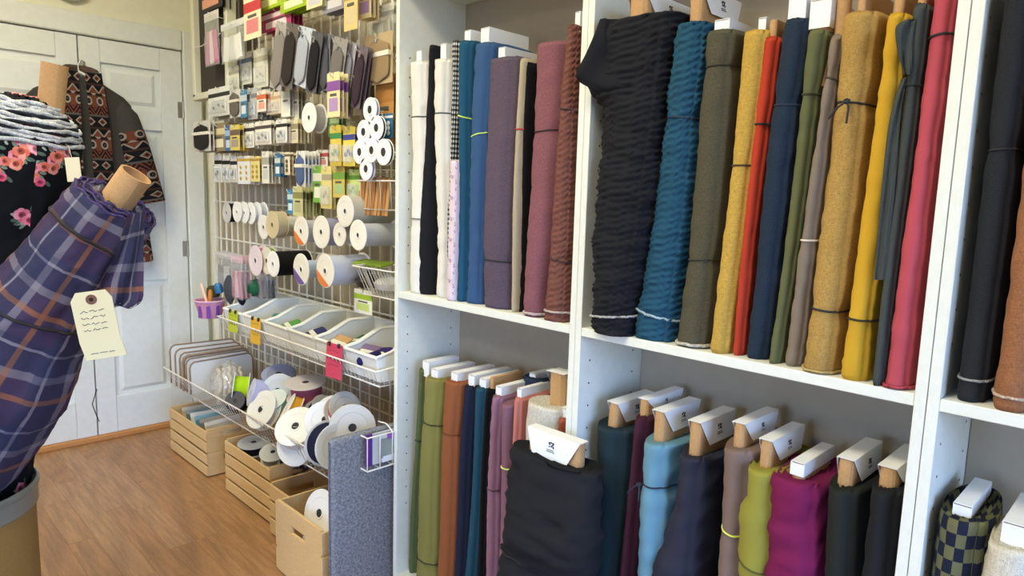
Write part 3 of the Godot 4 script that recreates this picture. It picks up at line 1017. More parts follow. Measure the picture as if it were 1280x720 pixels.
# ---------------------------------------------------------------- upper row of bolts
func upper_bolts() -> void:
	var K := "26282b"
	# left bookcase
	bolt("off-white bolt at the left end of the upper shelf, grey cord round it", "e9e7dd", -1.777, -1.788, 0.089, 0.09, 0.73, 1.1, -1.335, {"ties": [[0.77, "5a5c5a"], [0.33, "77786f"]], "core": "sleeve", "up": 0.045, "amp": 0.006})
	bolt("thin black bolt squeezed between two off-white bolts, pale knotted strip on it", "1f2026", -1.753, -1.724, 0.088, 0.032, 0.773, 1.1, -1.345, {"depth": 0.15, "core": "none", "amp": 0.003, "flare": 0.01})
	bolt("off-white bolt right of the thin black one, dark cord near its top", "e6e3d6", -1.653, -1.668, 0.059, 0.073, 0.724, 1.1, -1.335, {"ties": [[0.78, "4d4e4c"]], "core": "sleeve", "up": 0.06, "amp": 0.007})
	bolt("narrow black and white gingham bolt beside the teal blue bolt", "dddddd", -1.634, -1.635, 0.019, 0.03, 0.778, 1.1, -1.36, {"depth": 0.16, "core": "none", "mat": printed("gingham", tex["gingham"], Vector2(70, 70))})
	bolt("thin pale lilac flowered bolt between gingham and teal bolts", "cfc0cc", -1.587, -1.581, 0.034, 0.03, 0.422, 1.1, -1.325, {"depth": 0.03, "core": "none", "mat": printed("lilac_print", tex["lilac"], Vector2(16, 16))})
	bolt("teal blue bolt with a lime cord, on the left upper shelf", "1c5578", -1.559, -1.558, 0.037, 0.06, 0.762, 1.1, -1.335, {"tex": "weave", "ties": [[0.72, "c8e86a", -0.01]], "amp": 0.006, "core": "sleeve", "up": 0.04, "flare": 0.006})
	bolt("medium blue bolt with a slanting lime cord", "365a8a", -1.507, -1.48, 0.071, 0.083, 0.746, 1.1, -1.332, {"tex": "weave", "ties": [[0.66, "c8e86a", 0.016]], "amp": 0.006, "core": "sleeve", "up": 0.055, "core_w": 0.03})
	bolt("dusty purple heathered bolt on the left upper shelf, black cord low down", "6d5c70", -1.411, -1.408, 0.116, 0.129, 0.698, 1.1, -1.33, {"tex": "heather", "ties": [[0.2, K, -0.006]], "amp": 0.003, "core": "sleeve", "up": 0.035})
	bolt("thin khaki beige bolt with a red cord", "b3a486", -1.327, -1.32, 0.028, 0.03, 0.686, 1.1, -1.335, {"tex": "weave", "ties": [[0.73, "c33a32"]], "core": "none", "depth": 0.18})
	bolt("thin black crinkled bolt behind the rose bolt", "1f1e20", -1.318, -1.308, 0.015, 0.011, 0.675, 1.1, -1.35, {"core": "none", "depth": 0.16, "amp": 0.006})
	bolt("rose pink heathered bolt on the left upper shelf, dark cord near the top", "a0616c", -1.252, -1.228, 0.088, 0.118, 0.714, 1.1, -1.33, {"tex": "heather", "ties": [[0.69, "3a2a2c", 0.006]], "amp": 0.004, "core": "none", "fringe": [0.012, 0.004, "d8c3bf", 0.0], "flare": -0.01})
	bolt("puckered brown seersucker bolt at the right end of the left upper shelf", "7d4c40", -1.168, -1.129, 0.083, 0.038, 0.738, 1.1, -1.31, {"puck": 0.0022, "puck_cols": 22.0, "ties": [[0.73, "2f2222", -0.02], [0.22, "3a2a28", -0.02]], "core": "sleeve", "fringe": [0.035, 0.003, "d9c6bd", 0.0], "up": 0.04, "core_w": 0.012, "core_x": 0.006})
	# middle bookcase
	var bk := bolt("big textured black bolt drooping over the bookcase post", "202126", -0.975, -0.942, 0.114, 0.198, 0.727, 1.1, -1.29, {"puck": 0.0028, "puck_cols": 24.0, "amp": 0.012, "left": [[0.0, 0.0], [0.3, 0.008], [0.68, 0.004], [0.74, 0.012], [0.78, 0.04], [0.81, 0.05], [0.86, 0.036], [0.93, 0.016], [1.0, 0.0]], "depth": 0.24, "fringe": [0.06, 0.003, "c9c9c6", 0.01], "up": 0.05, "core_w": 0.05, "hang": 0.045})
	cloth_flap("hanging_flap", flap_pairs(bk, [[Vector3(-1.039, 1.836, -1.31), Vector3(-1.003, 1.836, -1.34)], [Vector3(-1.033, 1.787, -1.28), Vector3(-0.962, 1.766, -1.335)], [Vector3(-1.047, 1.748, -1.27), Vector3(-0.938, 1.72, -1.33)], [Vector3(-1.062, 1.709, -1.262), Vector3(-0.923, 1.683, -1.325)], [Vector3(-1.056, 1.689, -1.268), Vector3(-0.932, 1.669, -1.32)], [Vector3(-1.031, 1.673, -1.285), Vector3(-0.957, 1.661, -1.325)], [Vector3(-1.024, 1.657, -1.31), Vector3(-0.983, 1.653, -1.33)]]), cloth("202126"), bk, 0.004, 0.006, 3)
	bolt("teal puckered seersucker bolt next to the big black bolt", "1f4f69", -0.875, -0.811, 0.109, 0.084, 0.697, 1.1, -1.32, {"puck": 0.0026, "puck_cols": 22.0, "ties": [[0.72, "1c2b40", -0.008]], "depth": 0.22, "fringe": [0.085, 0.003, "b9d4e2", -0.02], "up": 0.075, "core_w": 0.03, "hang": 0.05, "amp": 0.006})
	bolt("olive brown heathered bolt with cords at top and middle", "5f5a44", -0.772, -0.746, 0.081, 0.075, 0.673, 1.1, -1.328, {"tex": "heather", "ties": [[0.895, "2e2b22", 0.004], [0.29, "37332a", 0.006]], "fringe": [0.01, 0.004, "d6d0bd", 0.0], "core": "sleeve", "up": 0.03, "core_w": 0.03})
	bolt("slim mustard bolt between olive brown and red bolts", "cfa33c", -0.699, -0.672, 0.046, 0.06, 0.663, 1.1, -1.328, {"tex": "linen", "ties": [[0.6, "4a3d22"]], "core": "sleeve", "up": 0.04, "core_w": 0.012, "core_d": 0.5})
	bolt("bright orange red bolt", "c83a22", -0.661, -0.641, 0.025, 0.034, 0.648, 1.1, -1.335, {"ties": [[0.74, K, 0.0]], "amp": 0.006, "core": "plain", "core_w": 0.016, "up": 0.035})
	bolt("dark denim blue bolt beside the red one", "2f3f54", -0.622, -0.591, 0.044, 0.063, 0.674, 1.1, -1.33, {"tex": "denim", "ties": [[0.76, "222c3c", 0.0]], "amp": 0.008, "core": "sleeve", "up": 0.05, "core_w": 0.03, "flare": 0.01})
	bolt("leaf olive green bolt", "65683f", -0.578, -0.547, 0.026, 0.04, 0.646, 1.1, -1.332, {"ties": [[0.82, "3a3c28", 0.0]], "amp": 0.007, "core": "sleeve", "up": 0.075, "core_w": 0.035})
	bolt("taupe bolt with a thick cardboard tube end", "877764", -0.544, -0.511, 0.037, 0.022, 0.632, 1.1, -1.33, {"amp": 0.007, "ties": [[0.88, "55483c", -0.01], [0.4, "d9cfbd"]], "core": "tube", "core_w": 0.013, "up": 0.12, "core_z": 0.05, "core_x": -0.004})
	bolt("wide gold linen bolt with a knotted black cord", "bd9345", -0.49, -0.473, 0.068, 0.069, 0.665, 1.1, -1.325, {"tex": "linen", "ties": [[0.765, K, -0.008, 0.05], [0.185, K, -0.006]], "amp": 0.005, "core": "plain", "core_w": 0.014, "up": 0.05, "fringe": [0.006, 0.003, "d2b56a", 0.0]})
	bolt("sunflower yellow bolt right of the gold one", "d3a01c", -0.425, -0.411, 0.051, 0.038, 0.654, 1.1, -1.325, {"amp": 0.006, "ties": [[0.175, "2a2418", -0.004]], "core": "plain", "core_w": 0.016, "up": 0.05, "flare": 0.006})
	var sl := bolt("slate green bolt with a flap of cloth sticking out at its side", "464c47", -0.379, -0.374, 0.021, 0.03, 0.662, 1.1, -1.32, {"amp": 0.002, "ties": [[0.8, "26302a", 0.0]], "core": "plain", "core_w": 0.014, "up": 0.03})
	cloth_flap("hanging_flap", flap_pairs(sl, [[Vector3(-0.391, 1.735, -1.318), Vector3(-0.375, 1.737, -1.326)], [Vector3(-0.398, 1.72, -1.3), Vector3(-0.375, 1.703, -1.324)], [Vector3(-0.39, 1.678, -1.305), Vector3(-0.373, 1.663, -1.322)], [Vector3(-0.382, 1.647, -1.316), Vector3(-0.376, 1.643, -1.322)]]), cloth("464c47"), sl, 0.003, 0.006, 9)
	cloth_flap("hanging_flap", flap_pairs(sl, [[Vector3(-0.385, 1.639, -1.316), Vector3(-0.38, 1.641, -1.322)], [Vector3(-0.396, 1.57, -1.312), Vector3(-0.382, 1.57, -1.322)], [Vector3(-0.398, 1.447, -1.312), Vector3(-0.38, 1.447, -1.322)], [Vector3(-0.396, 1.292, -1.314), Vector3(-0.381, 1.293, -1.322)]]), cloth("464c47"), sl, 0.003, 0.004, 12)
	bolt("coral pink bolt against the double bookcase post", "c84c58", -0.35, -0.34, 0.042, 0.039, 0.69, 1.1, -1.32, {"amp": 0.006, "ties": [[0.88, K, 0.008]], "flare": 0.004, "fringe": [0.006, 0.003, "d6505c", 0.0]})
	# right bookcase
	bolt("charcoal denim bolt at the left of the right-hand bookcase", "34363a", -0.24, -0.237, 0.049, 0.05, 0.684, 1.1, -1.33, {"tex": "denim", "amp": 0.003, "ties": [[0.61, "1c1d20", 0.004]], "fringe": [0.055, 0.0025, "a9a9a6", 0.0]})
	bolt("rust orange linen bolt at the right edge of the picture", "a66a42", -0.181, -0.181, 0.057, 0.057, 0.665, 1.1, -1.32, {"tex": "linen", "amp": 0.005, "fringe": [0.035, 0.003, "dcc0a6", 0.0]})

func flap_pairs(t: Node3D, pairs: Array) -> Array:
	var inv := t.transform.affine_inverse()
	var out := []
	for p in pairs:
		out.append([inv * p[0], inv * p[1]])
	return out

# ---------------------------------------------------------------- lower row
func lower_bolts() -> void:
	var K := "24262a"
	# left bookcase
	bolt("narrow dark green bolt at the left end of the lower shelf", "55633a", -1.819, -1.78, 0.037, 0.039, 0.744, 0.097, -1.36, {"core": "sleeve", "up": 0.035, "core_w": 0.03, "core_x": 0.02, "depth": 0.16, "ties": [[0.66, K]], "amp": 0.003})
	bolt("lime olive bolt with two dark cords on the left lower shelf", "827f3c", -1.735, -1.688, 0.118, 0.098, 0.737, 0.097, -1.335, {"core": "sleeve", "up": 0.032, "core_w": 0.03, "ties": [[0.79, "2f3020", -0.004], [0.12, "2f3020"]], "amp": 0.003})
	bolt("burnt orange bolt on the left lower shelf", "98552f", -1.63, -1.589, 0.081, 0.088, 0.748, 0.097, -1.335, {"core": "sleeve", "up": 0.03, "core_w": 0.028, "ties": [[0.77, "6a3418"]], "amp": 0.003})
	bolt("midnight navy bolt right of the burnt orange one", "20273d", -1.562, -1.515, 0.055, 0.051, 0.747, 0.097, -1.34, {"core": "sleeve", "up": 0.04, "core_w": 0.024, "amp": 0.003})
	bolt("deep teal bolt on the left lower shelf", "1f4c62", -1.504, -1.464, 0.052, 0.043, 0.753, 0.097, -1.34, {"core": "sleeve", "up": 0.03, "core_w": 0.024, "amp": 0.003})
	bolt("thin black bolt between the deep teal and mauve bolts", "17181b", -1.461, -1.431, 0.029, 0.021, 0.754, 0.097, -1.345, {"core": "plain", "up": 0.035, "core_w": 0.014, "depth": 0.17, "amp": 0.002})
	bolt("mauve pink bolt on the left lower shelf", "96667a", -1.395, -1.379, 0.056, 0.036, 0.751, 0.097, -1.325, {"core": "sleeve", "up": 0.03, "core_w": 0.02, "ties": [[0.62, "5d3a48", -0.008]], "amp": 0.005})
	bolt("dusty mauve bolt with a lime cord", "8a5d6c", -1.335, -1.332, 0.05, 0.045, 0.739, 0.097, -1.325, {"core": "none", "ties": [[0.74, "d6e27a", -0.004]], "amp": 0.003})
	bolt("narrow coral bolt behind the big black floor bolt", "d07a6c", -1.297, -1.302, 0.03, 0.025, 0.761, 0.097, -1.335, {"core": "sleeve", "core_w": 0.012, "up": 0.03, "amp": 0.002, "depth": 0.17})
	bolt("navy bolt deep in the left lower shelf behind the cream one", "2c3a54", -1.348, -1.346, 0.074, 0.093, 0.792, 0.097, -1.44, {"core": "sleeve", "up": 0.014, "core_w": 0.02, "depth": 0.12})
	bolt("cream bolt standing behind the big black floor bolt", "d8d2c0", -1.217, -1.206, 0.123, 0.125, 0.766, 0.097, -1.325, {"tex": "linen", "up": 0.085, "core_w": 0.06, "core_d": 0.5, "hang": 0.05, "core_x": 0.02, "depth": 0.1, "core_z": -0.02, "amp": 0.005})
	bolt("narrow terracotta bolt against the bookcase post", "b0573c", -1.125, -1.139, 0.037, 0.028, 0.742, 0.097, -1.34, {"core": "sleeve", "core_w": 0.02, "up": 0.03, "depth": 0.18})
	bolt("big black bolt standing on the floor in front of the bookcase post", "222327", -1.075, -1.045, 0.13, 0.095, 0.775, 0.002, -1.09, {"yaw": 90.0, "depth": 0.275, "amp": 0.02, "core_w": 0.03, "core_d": 0.62, "up": 0.055, "hang": 0.06, "ties": [[0.62, "191a1d", -0.02]], "flare": 0.03, "flare_d": 0.06, "e": 2.6, "left": [[0.0, 0.045], [0.3, 0.05], [0.52, 0.03], [0.61, 0.0], [0.64, 0.0], [0.72, 0.022], [0.88, 0.016], [1.0, 0.0]]})
	# middle bookcase
	bolt("dark spruce bolt in the left corner of the middle lower shelf", "21353c", -0.978, -0.991, 0.082, 0.114, 0.755, 0.097, -1.335, {"e": 2.3, "depth": 0.225, "core_d": 0.72, "up": 0.06, "hang": 0.05, "core_w": 0.03, "amp": 0.004, "core_lean": -3.0})
	bolt("plum bolt beside the dark spruce one", "4c2233", -0.934, -0.909, 0.038, 0.043, 0.8, 0.097, -1.35, {"e": 2.3, "depth": 0.225, "core_d": 0.72, "up": 0.04, "hang": 0.03, "core_w": 0.024, "amp": 0.004})
	bolt("sky blue bolt with a dark cord and bow", "6294a8", -0.839, -0.848, 0.073, 0.085, 0.76, 0.097, -1.325, {"e": 2.3, "depth": 0.225, "core_d": 0.72, "up": 0.07, "hang": 0.05, "core_w": 0.03, "ties": [[0.86, "1f2a34", -0.003, -0.3]], "amp": 0.006})
	bolt("dusky navy bolt with cloth slipping off its front", "30313f", -0.785, -0.755, 0.082, 0.081, 0.752, 0.097, -1.33, {"e": 2.3, "depth": 0.225, "core_d": 0.72, "up": 0.075, "hang": 0.055, "core_w": 0.03, "amp": 0.011, "left": [[0.0, 0.05], [0.48, 0.055], [0.56, 0.05], [0.7, 0.02], [0.84, 0.0], [1.0, 0.0]]})
	bolt("taupe brown bolt with a lime cord", "81695f", -0.637, -0.648, 0.06, 0.081, 0.803, 0.097, -1.325, {"e": 2.3, "depth": 0.225, "core_d": 0.72, "up": 0.05, "hang": 0.04, "core_w": 0.026, "ties": [[0.76, "d9df58", -0.014]], "amp": 0.004})
	bolt("chartreuse yellow green bolt with a folded-over cuff", "968f2e", -0.562, -0.584, 0.057, 0.089, 0.779, 0.097, -1.32, {"e": 2.3, "depth": 0.225, "core_d": 0.72, "up": 0.055, "hang": 0.045, "core_w": 0.026, "ties": [[0.72, "4e4a18", -0.012]], "amp": 0.007, "left": [[0.0, 0.008], [0.88, 0.016], [0.905, 0.0], [1.0, 0.0]]})
	bolt("magenta bolt with loosely wrapped slanting folds", "821c50", -0.48, -0.511, 0.087, 0.107, 0.78, 0.097, -1.32, {"core": "sleeve", "up": 0.04, "hang": 0.025, "core_w": 0.024, "amp": 0.017, "left": [[0.0, 0.0], [0.6, 0.014], [0.86, 0.012], [0.95, 0.0], [1.0, 0.0]], "ties": [[0.6, "3d1028", 0.03]]})
	bolt("greenish black bolt next to the magenta one", "272b27", -0.395, -0.427, 0.065, 0.07, 0.789, 0.097, -1.325, {"e": 2.3, "depth": 0.225, "core_d": 0.72, "up": 0.05, "hang": 0.045, "core_w": 0.03, "amp": 0.004})
	bolt("bluish black bolt against the double post on the lower shelf", "232428", -0.351, -0.354, 0.057, 0.062, 0.81, 0.097, -1.325, {"e": 2.3, "depth": 0.225, "core_d": 0.72, "up": 0.035, "hang": 0.03, "core_w": 0.03, "amp": 0.005})
	# right bookcase
	bolt("olive and navy chequered bolt on the right lower shelf", "585a44", -0.25, -0.23, 0.072, 0.083, 0.802, 0.097, -1.325, {"depth": 0.2, "core": "sleeve", "up": 0.022, "hang": 0.02, "core_w": 0.024, "amp": 0.003, "mat": printed("chequer", tex["chequer"], Vector2(20, 20)), "e": 2.3})
	bolt("cream bolt in the right bottom corner, white board end", "ded6bf", -0.182, -0.154, 0.073, 0.074, 0.785, 0.097, -1.305, {"depth": 0.2, "core": "sleeve", "up": 0.045, "hang": 0.04, "core_w": 0.028, "amp": 0.006, "tex": "linen"})

# ---------------------------------------------------------------- gridwall and what hangs on it
func basis_y(axis: Vector3) -> Basis:
	var y := axis.normalized()
	var x := y.cross(Vector3(0.13, 0.31, 0.94)).normalized()
	return Basis(x, y, x.cross(y))

func gridwall() -> void:
	var gw := thing("gridwall", "white wire gridwall covering the wall between closet doors and bookcases", "gridwall", Vector3(-2.97, 0, -1.6))
	var st := begin()
	for i in 29:
		var x := -1.07 + 2.14 * i / 28
		box(st, Vector3(x, 1.45, 0), Vector3(0.007, 2.3, 0.006))
	for i in 12:
		box(st, Vector3(0, 0.3 + 2.3 * i / 11, 0.006), Vector3(2.14, 0.007, 0.006))
	part("grid_wire", done(st), plain("f0eee4", 0.4), gw, Transform3D.IDENTITY, true)
	# framed dark board high at the left
	var fb := thing("framed_board", "cream framed dark display board high in the corner beside the closet doors", "display board", Vector3(-3.649, 2.206, -1.46))
	var fr := begin()
	var bw := 0.42
	var bh := 0.62
	box(fr, Vector3(-bw / 2, 0, 0), Vector3(0.035, bh, 0.05), 0.004)
	box(fr, Vector3(bw / 2, 0, 0), Vector3(0.035, bh, 0.05), 0.004)
	box(fr, Vector3(0, -bh / 2, 0), Vector3(bw + 0.035, 0.035, 0.05), 0.004)
	box(fr, Vector3(0, bh / 2, 0), Vector3(bw + 0.035, 0.035, 0.05), 0.004)
	part("frame", done(fr), plain("d9d8bf", 0.6), fb)
	part("dark_panel", box_mesh(Vector3(bw - 0.03, bh - 0.03, 0.01)), plain("3b3630", 0.9), fb, at(0, 0, -0.012))
	var rail := begin()
	tube(rail, [Vector3(-0.17, -0.06, 0.03), Vector3(-0.02, -0.075, 0.05), Vector3(0.19, -0.04, 0.04)], 0.003, 5)
	part("wire_rail", done(rail), plain("e6e4da", 0.4), fb)

	var H := []    # hooks: x, top y, z front
	var L := [
		["pair of pink handled tools in a clear packet on the framed board", "tool packet", -3.513, 2.144, -1.4, 0.155, 0.239, 1, "bag", "d9d6d2", "c8629a"],
		["black packets with an orange tag above the pink handled tools", "packet", -3.545, 2.354, -1.41, 0.253, 0.133, 2, "card", "2a2a2c", "c8683a"],
		["silvery clear bag hanging askew right of the framed board", "clear bag", -3.274, 2.099, -1.4, 0.229, 0.171, 1, "bag", "d5d8d6", "eef0ee"],
		["cream card with a red picture, top row of the gridwall", "card packet", -2.974, 2.159, -1.36, 0.147, 0.18, 1, "card", "e6dcb8", "c23b40"],
		["magenta packets behind the cream and red card", "packet", -2.878, 2.144, -1.42, 0.241, 0.085, 3, "card", "b23a66", "e3c9cf"],
		["lime green packets in the top row, left stack", "packet", -2.91, 2.232, -1.4, 0.222, 0.094, 4, "card", "a5c41f", "d6e07c"],
		["lime green packets in the top row, right stack", "packet", -2.685, 2.192, -1.4, 0.2, 0.089, 4, "card", "9dbd1c", "e4eaa0"],
		["pale cream packets right of the lime green ones", "packet", -2.481, 2.159, -1.38, 0.108, 0.084, 2, "card", "ded9ae", "a9a7b8"],
		["grey packets in the top row of the gridwall", "packet", -2.373, 2.138, -1.4, 0.142, 0.094, 3, "card", "8f8e96", "b6b4bc"],
		["tall yellow beige card hanging in the top row", "card packet", -2.159, 2.064, -1.34, 0.077, 0.162, 1, "card", "d7c07e", "b79b58"],
		["beige card with purple band beside the tall yellow beige card", "card packet", -2.136, 2.087, -1.38, 0.075, 0.125, 2, "card", "d9cb9c", "7a4a8c"],
		["clear bags with white oval stickers beside the bookcase", "clear bag", -2.121, 1.998, -1.44, 0.138, 0.147, 2, "bag", "cfcfc4", "b3b09c"],
		["pale grey zip packets, leftmost of the zip row", "zip packet", -2.735, 1.962, -1.36, 0.125, 0.252, 2, "zip", "a9a59c", "8f8984"],
		["dark brown zip packets in the zip row", "zip packet", -2.607, 1.945, -1.34, 0.118, 0.231, 2, "zip", "b9b4a8", "38322f"],
		["light blue grey zip packets in the zip row", "zip packet", -2.523, 1.933, -1.35, 0.125, 0.209, 2, "zip", "c6c6c4", "aeb6c6"],
		["black zip packets in the zip row", "zip packet", -2.396, 1.894, -1.33, 0.095, 0.207, 2, "zip", "a9a8a4", "262428"],
		["slate grey zip packets in the zip row", "zip packet", -2.357, 1.891, -1.35, 0.075, 0.189, 3, "zip", "b0aeaa", "54555d"],
		["warm grey zip packets in the zip row", "zip packet", -2.288, 1.856, -1.36, 0.111, 0.221, 2, "zip", "b8b4ac", "7c7570"],
		["lavender grey zip packets in the zip row", "zip packet", -2.25, 1.827, -1.38, 0.076, 0.243, 2, "zip", "bdb8bc", "8a8594"],
		["dark plum zip packets in the zip row", "zip packet", -2.136, 1.819, -1.36, 0.066, 0.201, 3, "zip", "b2aca8", "453540"],
		["pale packets on the bare wires under the silvery bag, left", "packet", -3.367, 1.947, -1.44, 0.11, 0.104, 2, "blister", "d6d5c4", "a9a898"],
		["pale packets on the bare wires under the silvery bag, middle", "packet", -3.268, 1.987, -1.46, 0.104, 0.139, 3, "blister", "dcdccf", "6f7f9c"],
		["pale packets on the bare wires under the silvery bag, right", "packet", -3.117, 1.971, -1.46, 0.13, 0.163, 3, "blister", "dddccd", "b9b49c"],
		["long tan shoulder pad packet under the clear bag", "pad packet", -2.079, 1.881, -1.4, 0.152, 0.161, 1, "zip", "b9a27c", "a0865f"],
		["cream cards with a purple edge below the zip row", "card packet", -2.226, 1.761, -1.31, 0.076, 0.146, 2, "card", "e4d9a4", "84509a"],
		["olive brown cards right of the purple edged cards", "card packet", -2.215, 1.758, -1.4, 0.069, 0.153, 3, "card", "8f8160", "b6a274"],
		["kraft envelopes hanging beside the bookcase", "envelope", -2.069, 1.715, -1.42, 0.097, 0.223, 2, "card", "bb8746", "a87538"],
		["bright blue card over the kraft envelopes", "card packet", -2.034, 1.651, -1.4, 0.077, 0.079, 1, "buttons", "1f6a94", "e8ecee"],
		["clear packets of black fittings, left end of the second row", "blister packet", -3.448, 1.839, -1.4, 0.23, 0.129, 3, "blister", "dadbd4", "26262a"],
		["grey zip packets beside the black fittings", "zip packet", -3.263, 1.817, -1.4, 0.107, 0.121, 5, "zip", "cfccc4", "6f6862"],
		["blue edged packets in the second row", "packet", -3.125, 1.804, -1.38, 0.059, 0.116, 2, "card", "3f7da6", "bcc7cc"],
		["silver packets in the second row of the gridwall", "packet", -3.079, 1.803, -1.4, 0.09, 0.13, 4, "blister", "b4b5b2", "7d7d80"],
		["orange and white packets in the second row", "packet", -2.987, 1.807, -1.4, 0.078, 0.086, 2, "card", "e6ded2", "d07048"],
		["pale peach packets in the second row", "packet", -2.914, 1.795, -1.42, 0.12, 0.088, 3, "blister", "e0d2bc", "c9a684"],
		["white strips in clear packets behind the round white reel", "packet", -2.803, 1.797, -1.42, 0.072, 0.126, 3, "card", "e6e6dc", "c9cabf"],
		["thin white cards left of the round white reel", "packet", -2.757, 1.789, -1.44, 0.056, 0.132, 2, "card", "e2e0d0", "b6b09c"],
		["black and silver zip packets at the left end of the third row", "zip packet", -3.545, 1.674, -1.35, 0.194, 0.14, 6, "zip", "c7c5be", "302c2a"],
		["brown edged packets in the third row", "packet", -3.423, 1.666, -1.38, 0.163, 0.126, 5, "card", "8d7c5c", "d0c49a"],
		["narrow blue packets in the third row", "packet", -3.282, 1.655, -1.37, 0.054, 0.111, 2, "card", "2f66a0", "9fb6cc"],
		["yellow packets with a dark picture in the third row", "packet", -3.206, 1.655, -1.37, 0.096, 0.109, 3, "card", "d6c25e", "6f5a4c"],
		["white cards with black snaps in the third row, left", "snap card", -3.124, 1.663, -1.4, 0.1, 0.104, 4, "blister", "e2e0d6", "2c2a2a"],
		["white cards with black snaps in the third row, middle", "snap card", -2.978, 1.669, -1.4, 0.141, 0.097, 4, "blister", "e3dfd2", "4b403a"],
		["white cards with black snaps in the third row, right", "snap card", -2.803, 1.669, -1.4, 0.087, 0.093, 3, "blister", "e6e3da", "1f1d1f"],
		["cream cards beside the white snap cards", "card packet", -2.736, 1.667, -1.42, 0.07, 0.092, 4, "card", "d9d0ae", "9c8f70"],
		["clear packets with one black clip, leftmost of the fourth row", "clip packet", -3.478, 1.516, -1.4, 0.078, 0.125, 2, "blister", "d9dad6", "18181a"],
		["clear packets with one black clip, second of the fourth row", "clip packet", -3.381, 1.514, -1.4, 0.075, 0.123, 2, "blister", "d4d5d0", "18181a"],
		["clear packets with one black clip, third of the fourth row", "clip packet", -3.294, 1.512, -1.4, 0.064, 0.117, 2, "blister", "d9d6d0", "242225"],
		["cards of gold buttons in the fourth row", "button card", -3.184, 1.508, -1.4, 0.121, 0.122, 3, "buttons", "d9dcdc", "c4a23c"],
		["yellow cards of gold buttons in the fourth row", "button card", -3.043, 1.511, -1.39, 0.082, 0.107, 2, "buttons", "d9cc86", "b08d34"],
		["long pale cards in the fourth row", "card packet", -2.96, 1.518, -1.4, 0.063, 0.133, 4, "card", "dedcd0", "a7a59a"],
		["teal edged cards in the fourth row", "card packet", -2.804, 1.525, -1.38, 0.044, 0.091, 2, "card", "2f7099", "c8d2d2"],
		["cream cards with brown buttons in the fourth row", "button card", -2.776, 1.532, -1.4, 0.079, 0.09, 3, "buttons", "e2d9bc", "6d5240"],
		["slate blue pouches with white tops", "pouch", -2.545, 1.506, -1.35, 0.065, 0.132, 4, "zip", "dfe0da", "5469a2"],
		["white packets with a red stripe behind the blue pouches", "packet", -2.504, 1.55, -1.42, 0.082, 0.063, 3, "card", "e0dad0", "b04a4a"],
		["narrow bright blue card left of the yellow green needle cards", "card packet", -2.695, 1.373, -1.38, 0.042, 0.094, 1, "card", "2a86c2", "c2dbe8"],
		["yellow green needle cards above the beige reel", "needle card", -2.63, 1.376, -1.38, 0.075, 0.114, 6, "card", "cbca92", "8f8c58"],
		["green and cream packets in the middle of the gridwall", "packet", -2.469, 1.446, -1.38, 0.062, 0.134, 2, "card", "6fae3e", "d6d8c8"],
		["pale yellow hook cards in the middle of the gridwall", "hook card", -2.402, 1.435, -1.38, 0.072, 0.153, 4, "blister", "dccf86", "a59a80"],
		["green and yellow hook cards right of the pale yellow ones", "hook card", -2.311, 1.456, -1.38, 0.074, 0.11, 4, "card", "c9b35a", "6d9a3c"],
		["lime packets beside the pencil basket", "packet", -2.237, 1.446, -1.4, 0.071, 0.109, 2, "blister", "c8d878", "6aa03a"],
		["green packets above the yellow hook cards", "packet", -2.414, 1.675, -1.42, 0.072, 0.082, 2, "card", "6f9a4e", "a8bf8c"],
		["yellow edged thread packets under the zip row, left", "packet", -2.296, 1.589, -1.36, 0.068, 0.14, 3, "blister", "d8c04c", "3f8a4c"],
		["yellow edged thread packets under the zip row, right", "packet", -2.205, 1.583, -1.36, 0.07, 0.131, 3, "blister", "dccb56", "3a3f8c"],
		["small white packet with a lime band under the striped wire basket", "packet", -2.176, 1.014, -1.4, 0.108, 0.085, 1, "card", "e4e6de", "9dbb2e"],
		["clear bags of grey bits over the little pink tub", "clear bag", -3.354, 1.012, -1.38, 0.259, 0.175, 2, "bag", "c9c6c4", "8f8a8c"],
		["pink clear bags left of the pink reel", "clear bag", -3.195, 1.002, -1.36, 0.117, 0.193, 2, "bag", "d8b8c2", "b86a80"],
		["dark packets below the pink reel", "packet", -3.118, 0.974, -1.44, 0.136, 0.131, 2, "bag", "8f8088", "4b3d46"],
	]
	var hooks := begin()
	for e in L:
		var grow: float = 0.86 if e[8] == "zip" and e[6] > 0.2 else 1.12
		var more: int = 0 if e[7] == 1 or (e[8] == "zip" and e[6] > 0.2) else 1
		packets(e[0], e[1], e[2], e[3], e[4], e[5] * grow, e[6] * 1.06, e[7] + more, e[8], e[9], e[10], 0.021 if e[2] < -3.0 else 0.016, -16.0 if e[8] == "zip" and e[6] > 0.2 else 0.0)
		hook(gw, e[2] + 2.97, e[3] + e[6] / 2 - 0.012, 0.0, e[4] + 1.6 + 0.012)

	# reels on pegs; the axis points out of the wall
	var out := Basis(Vector3.RIGHT, PI / 2)
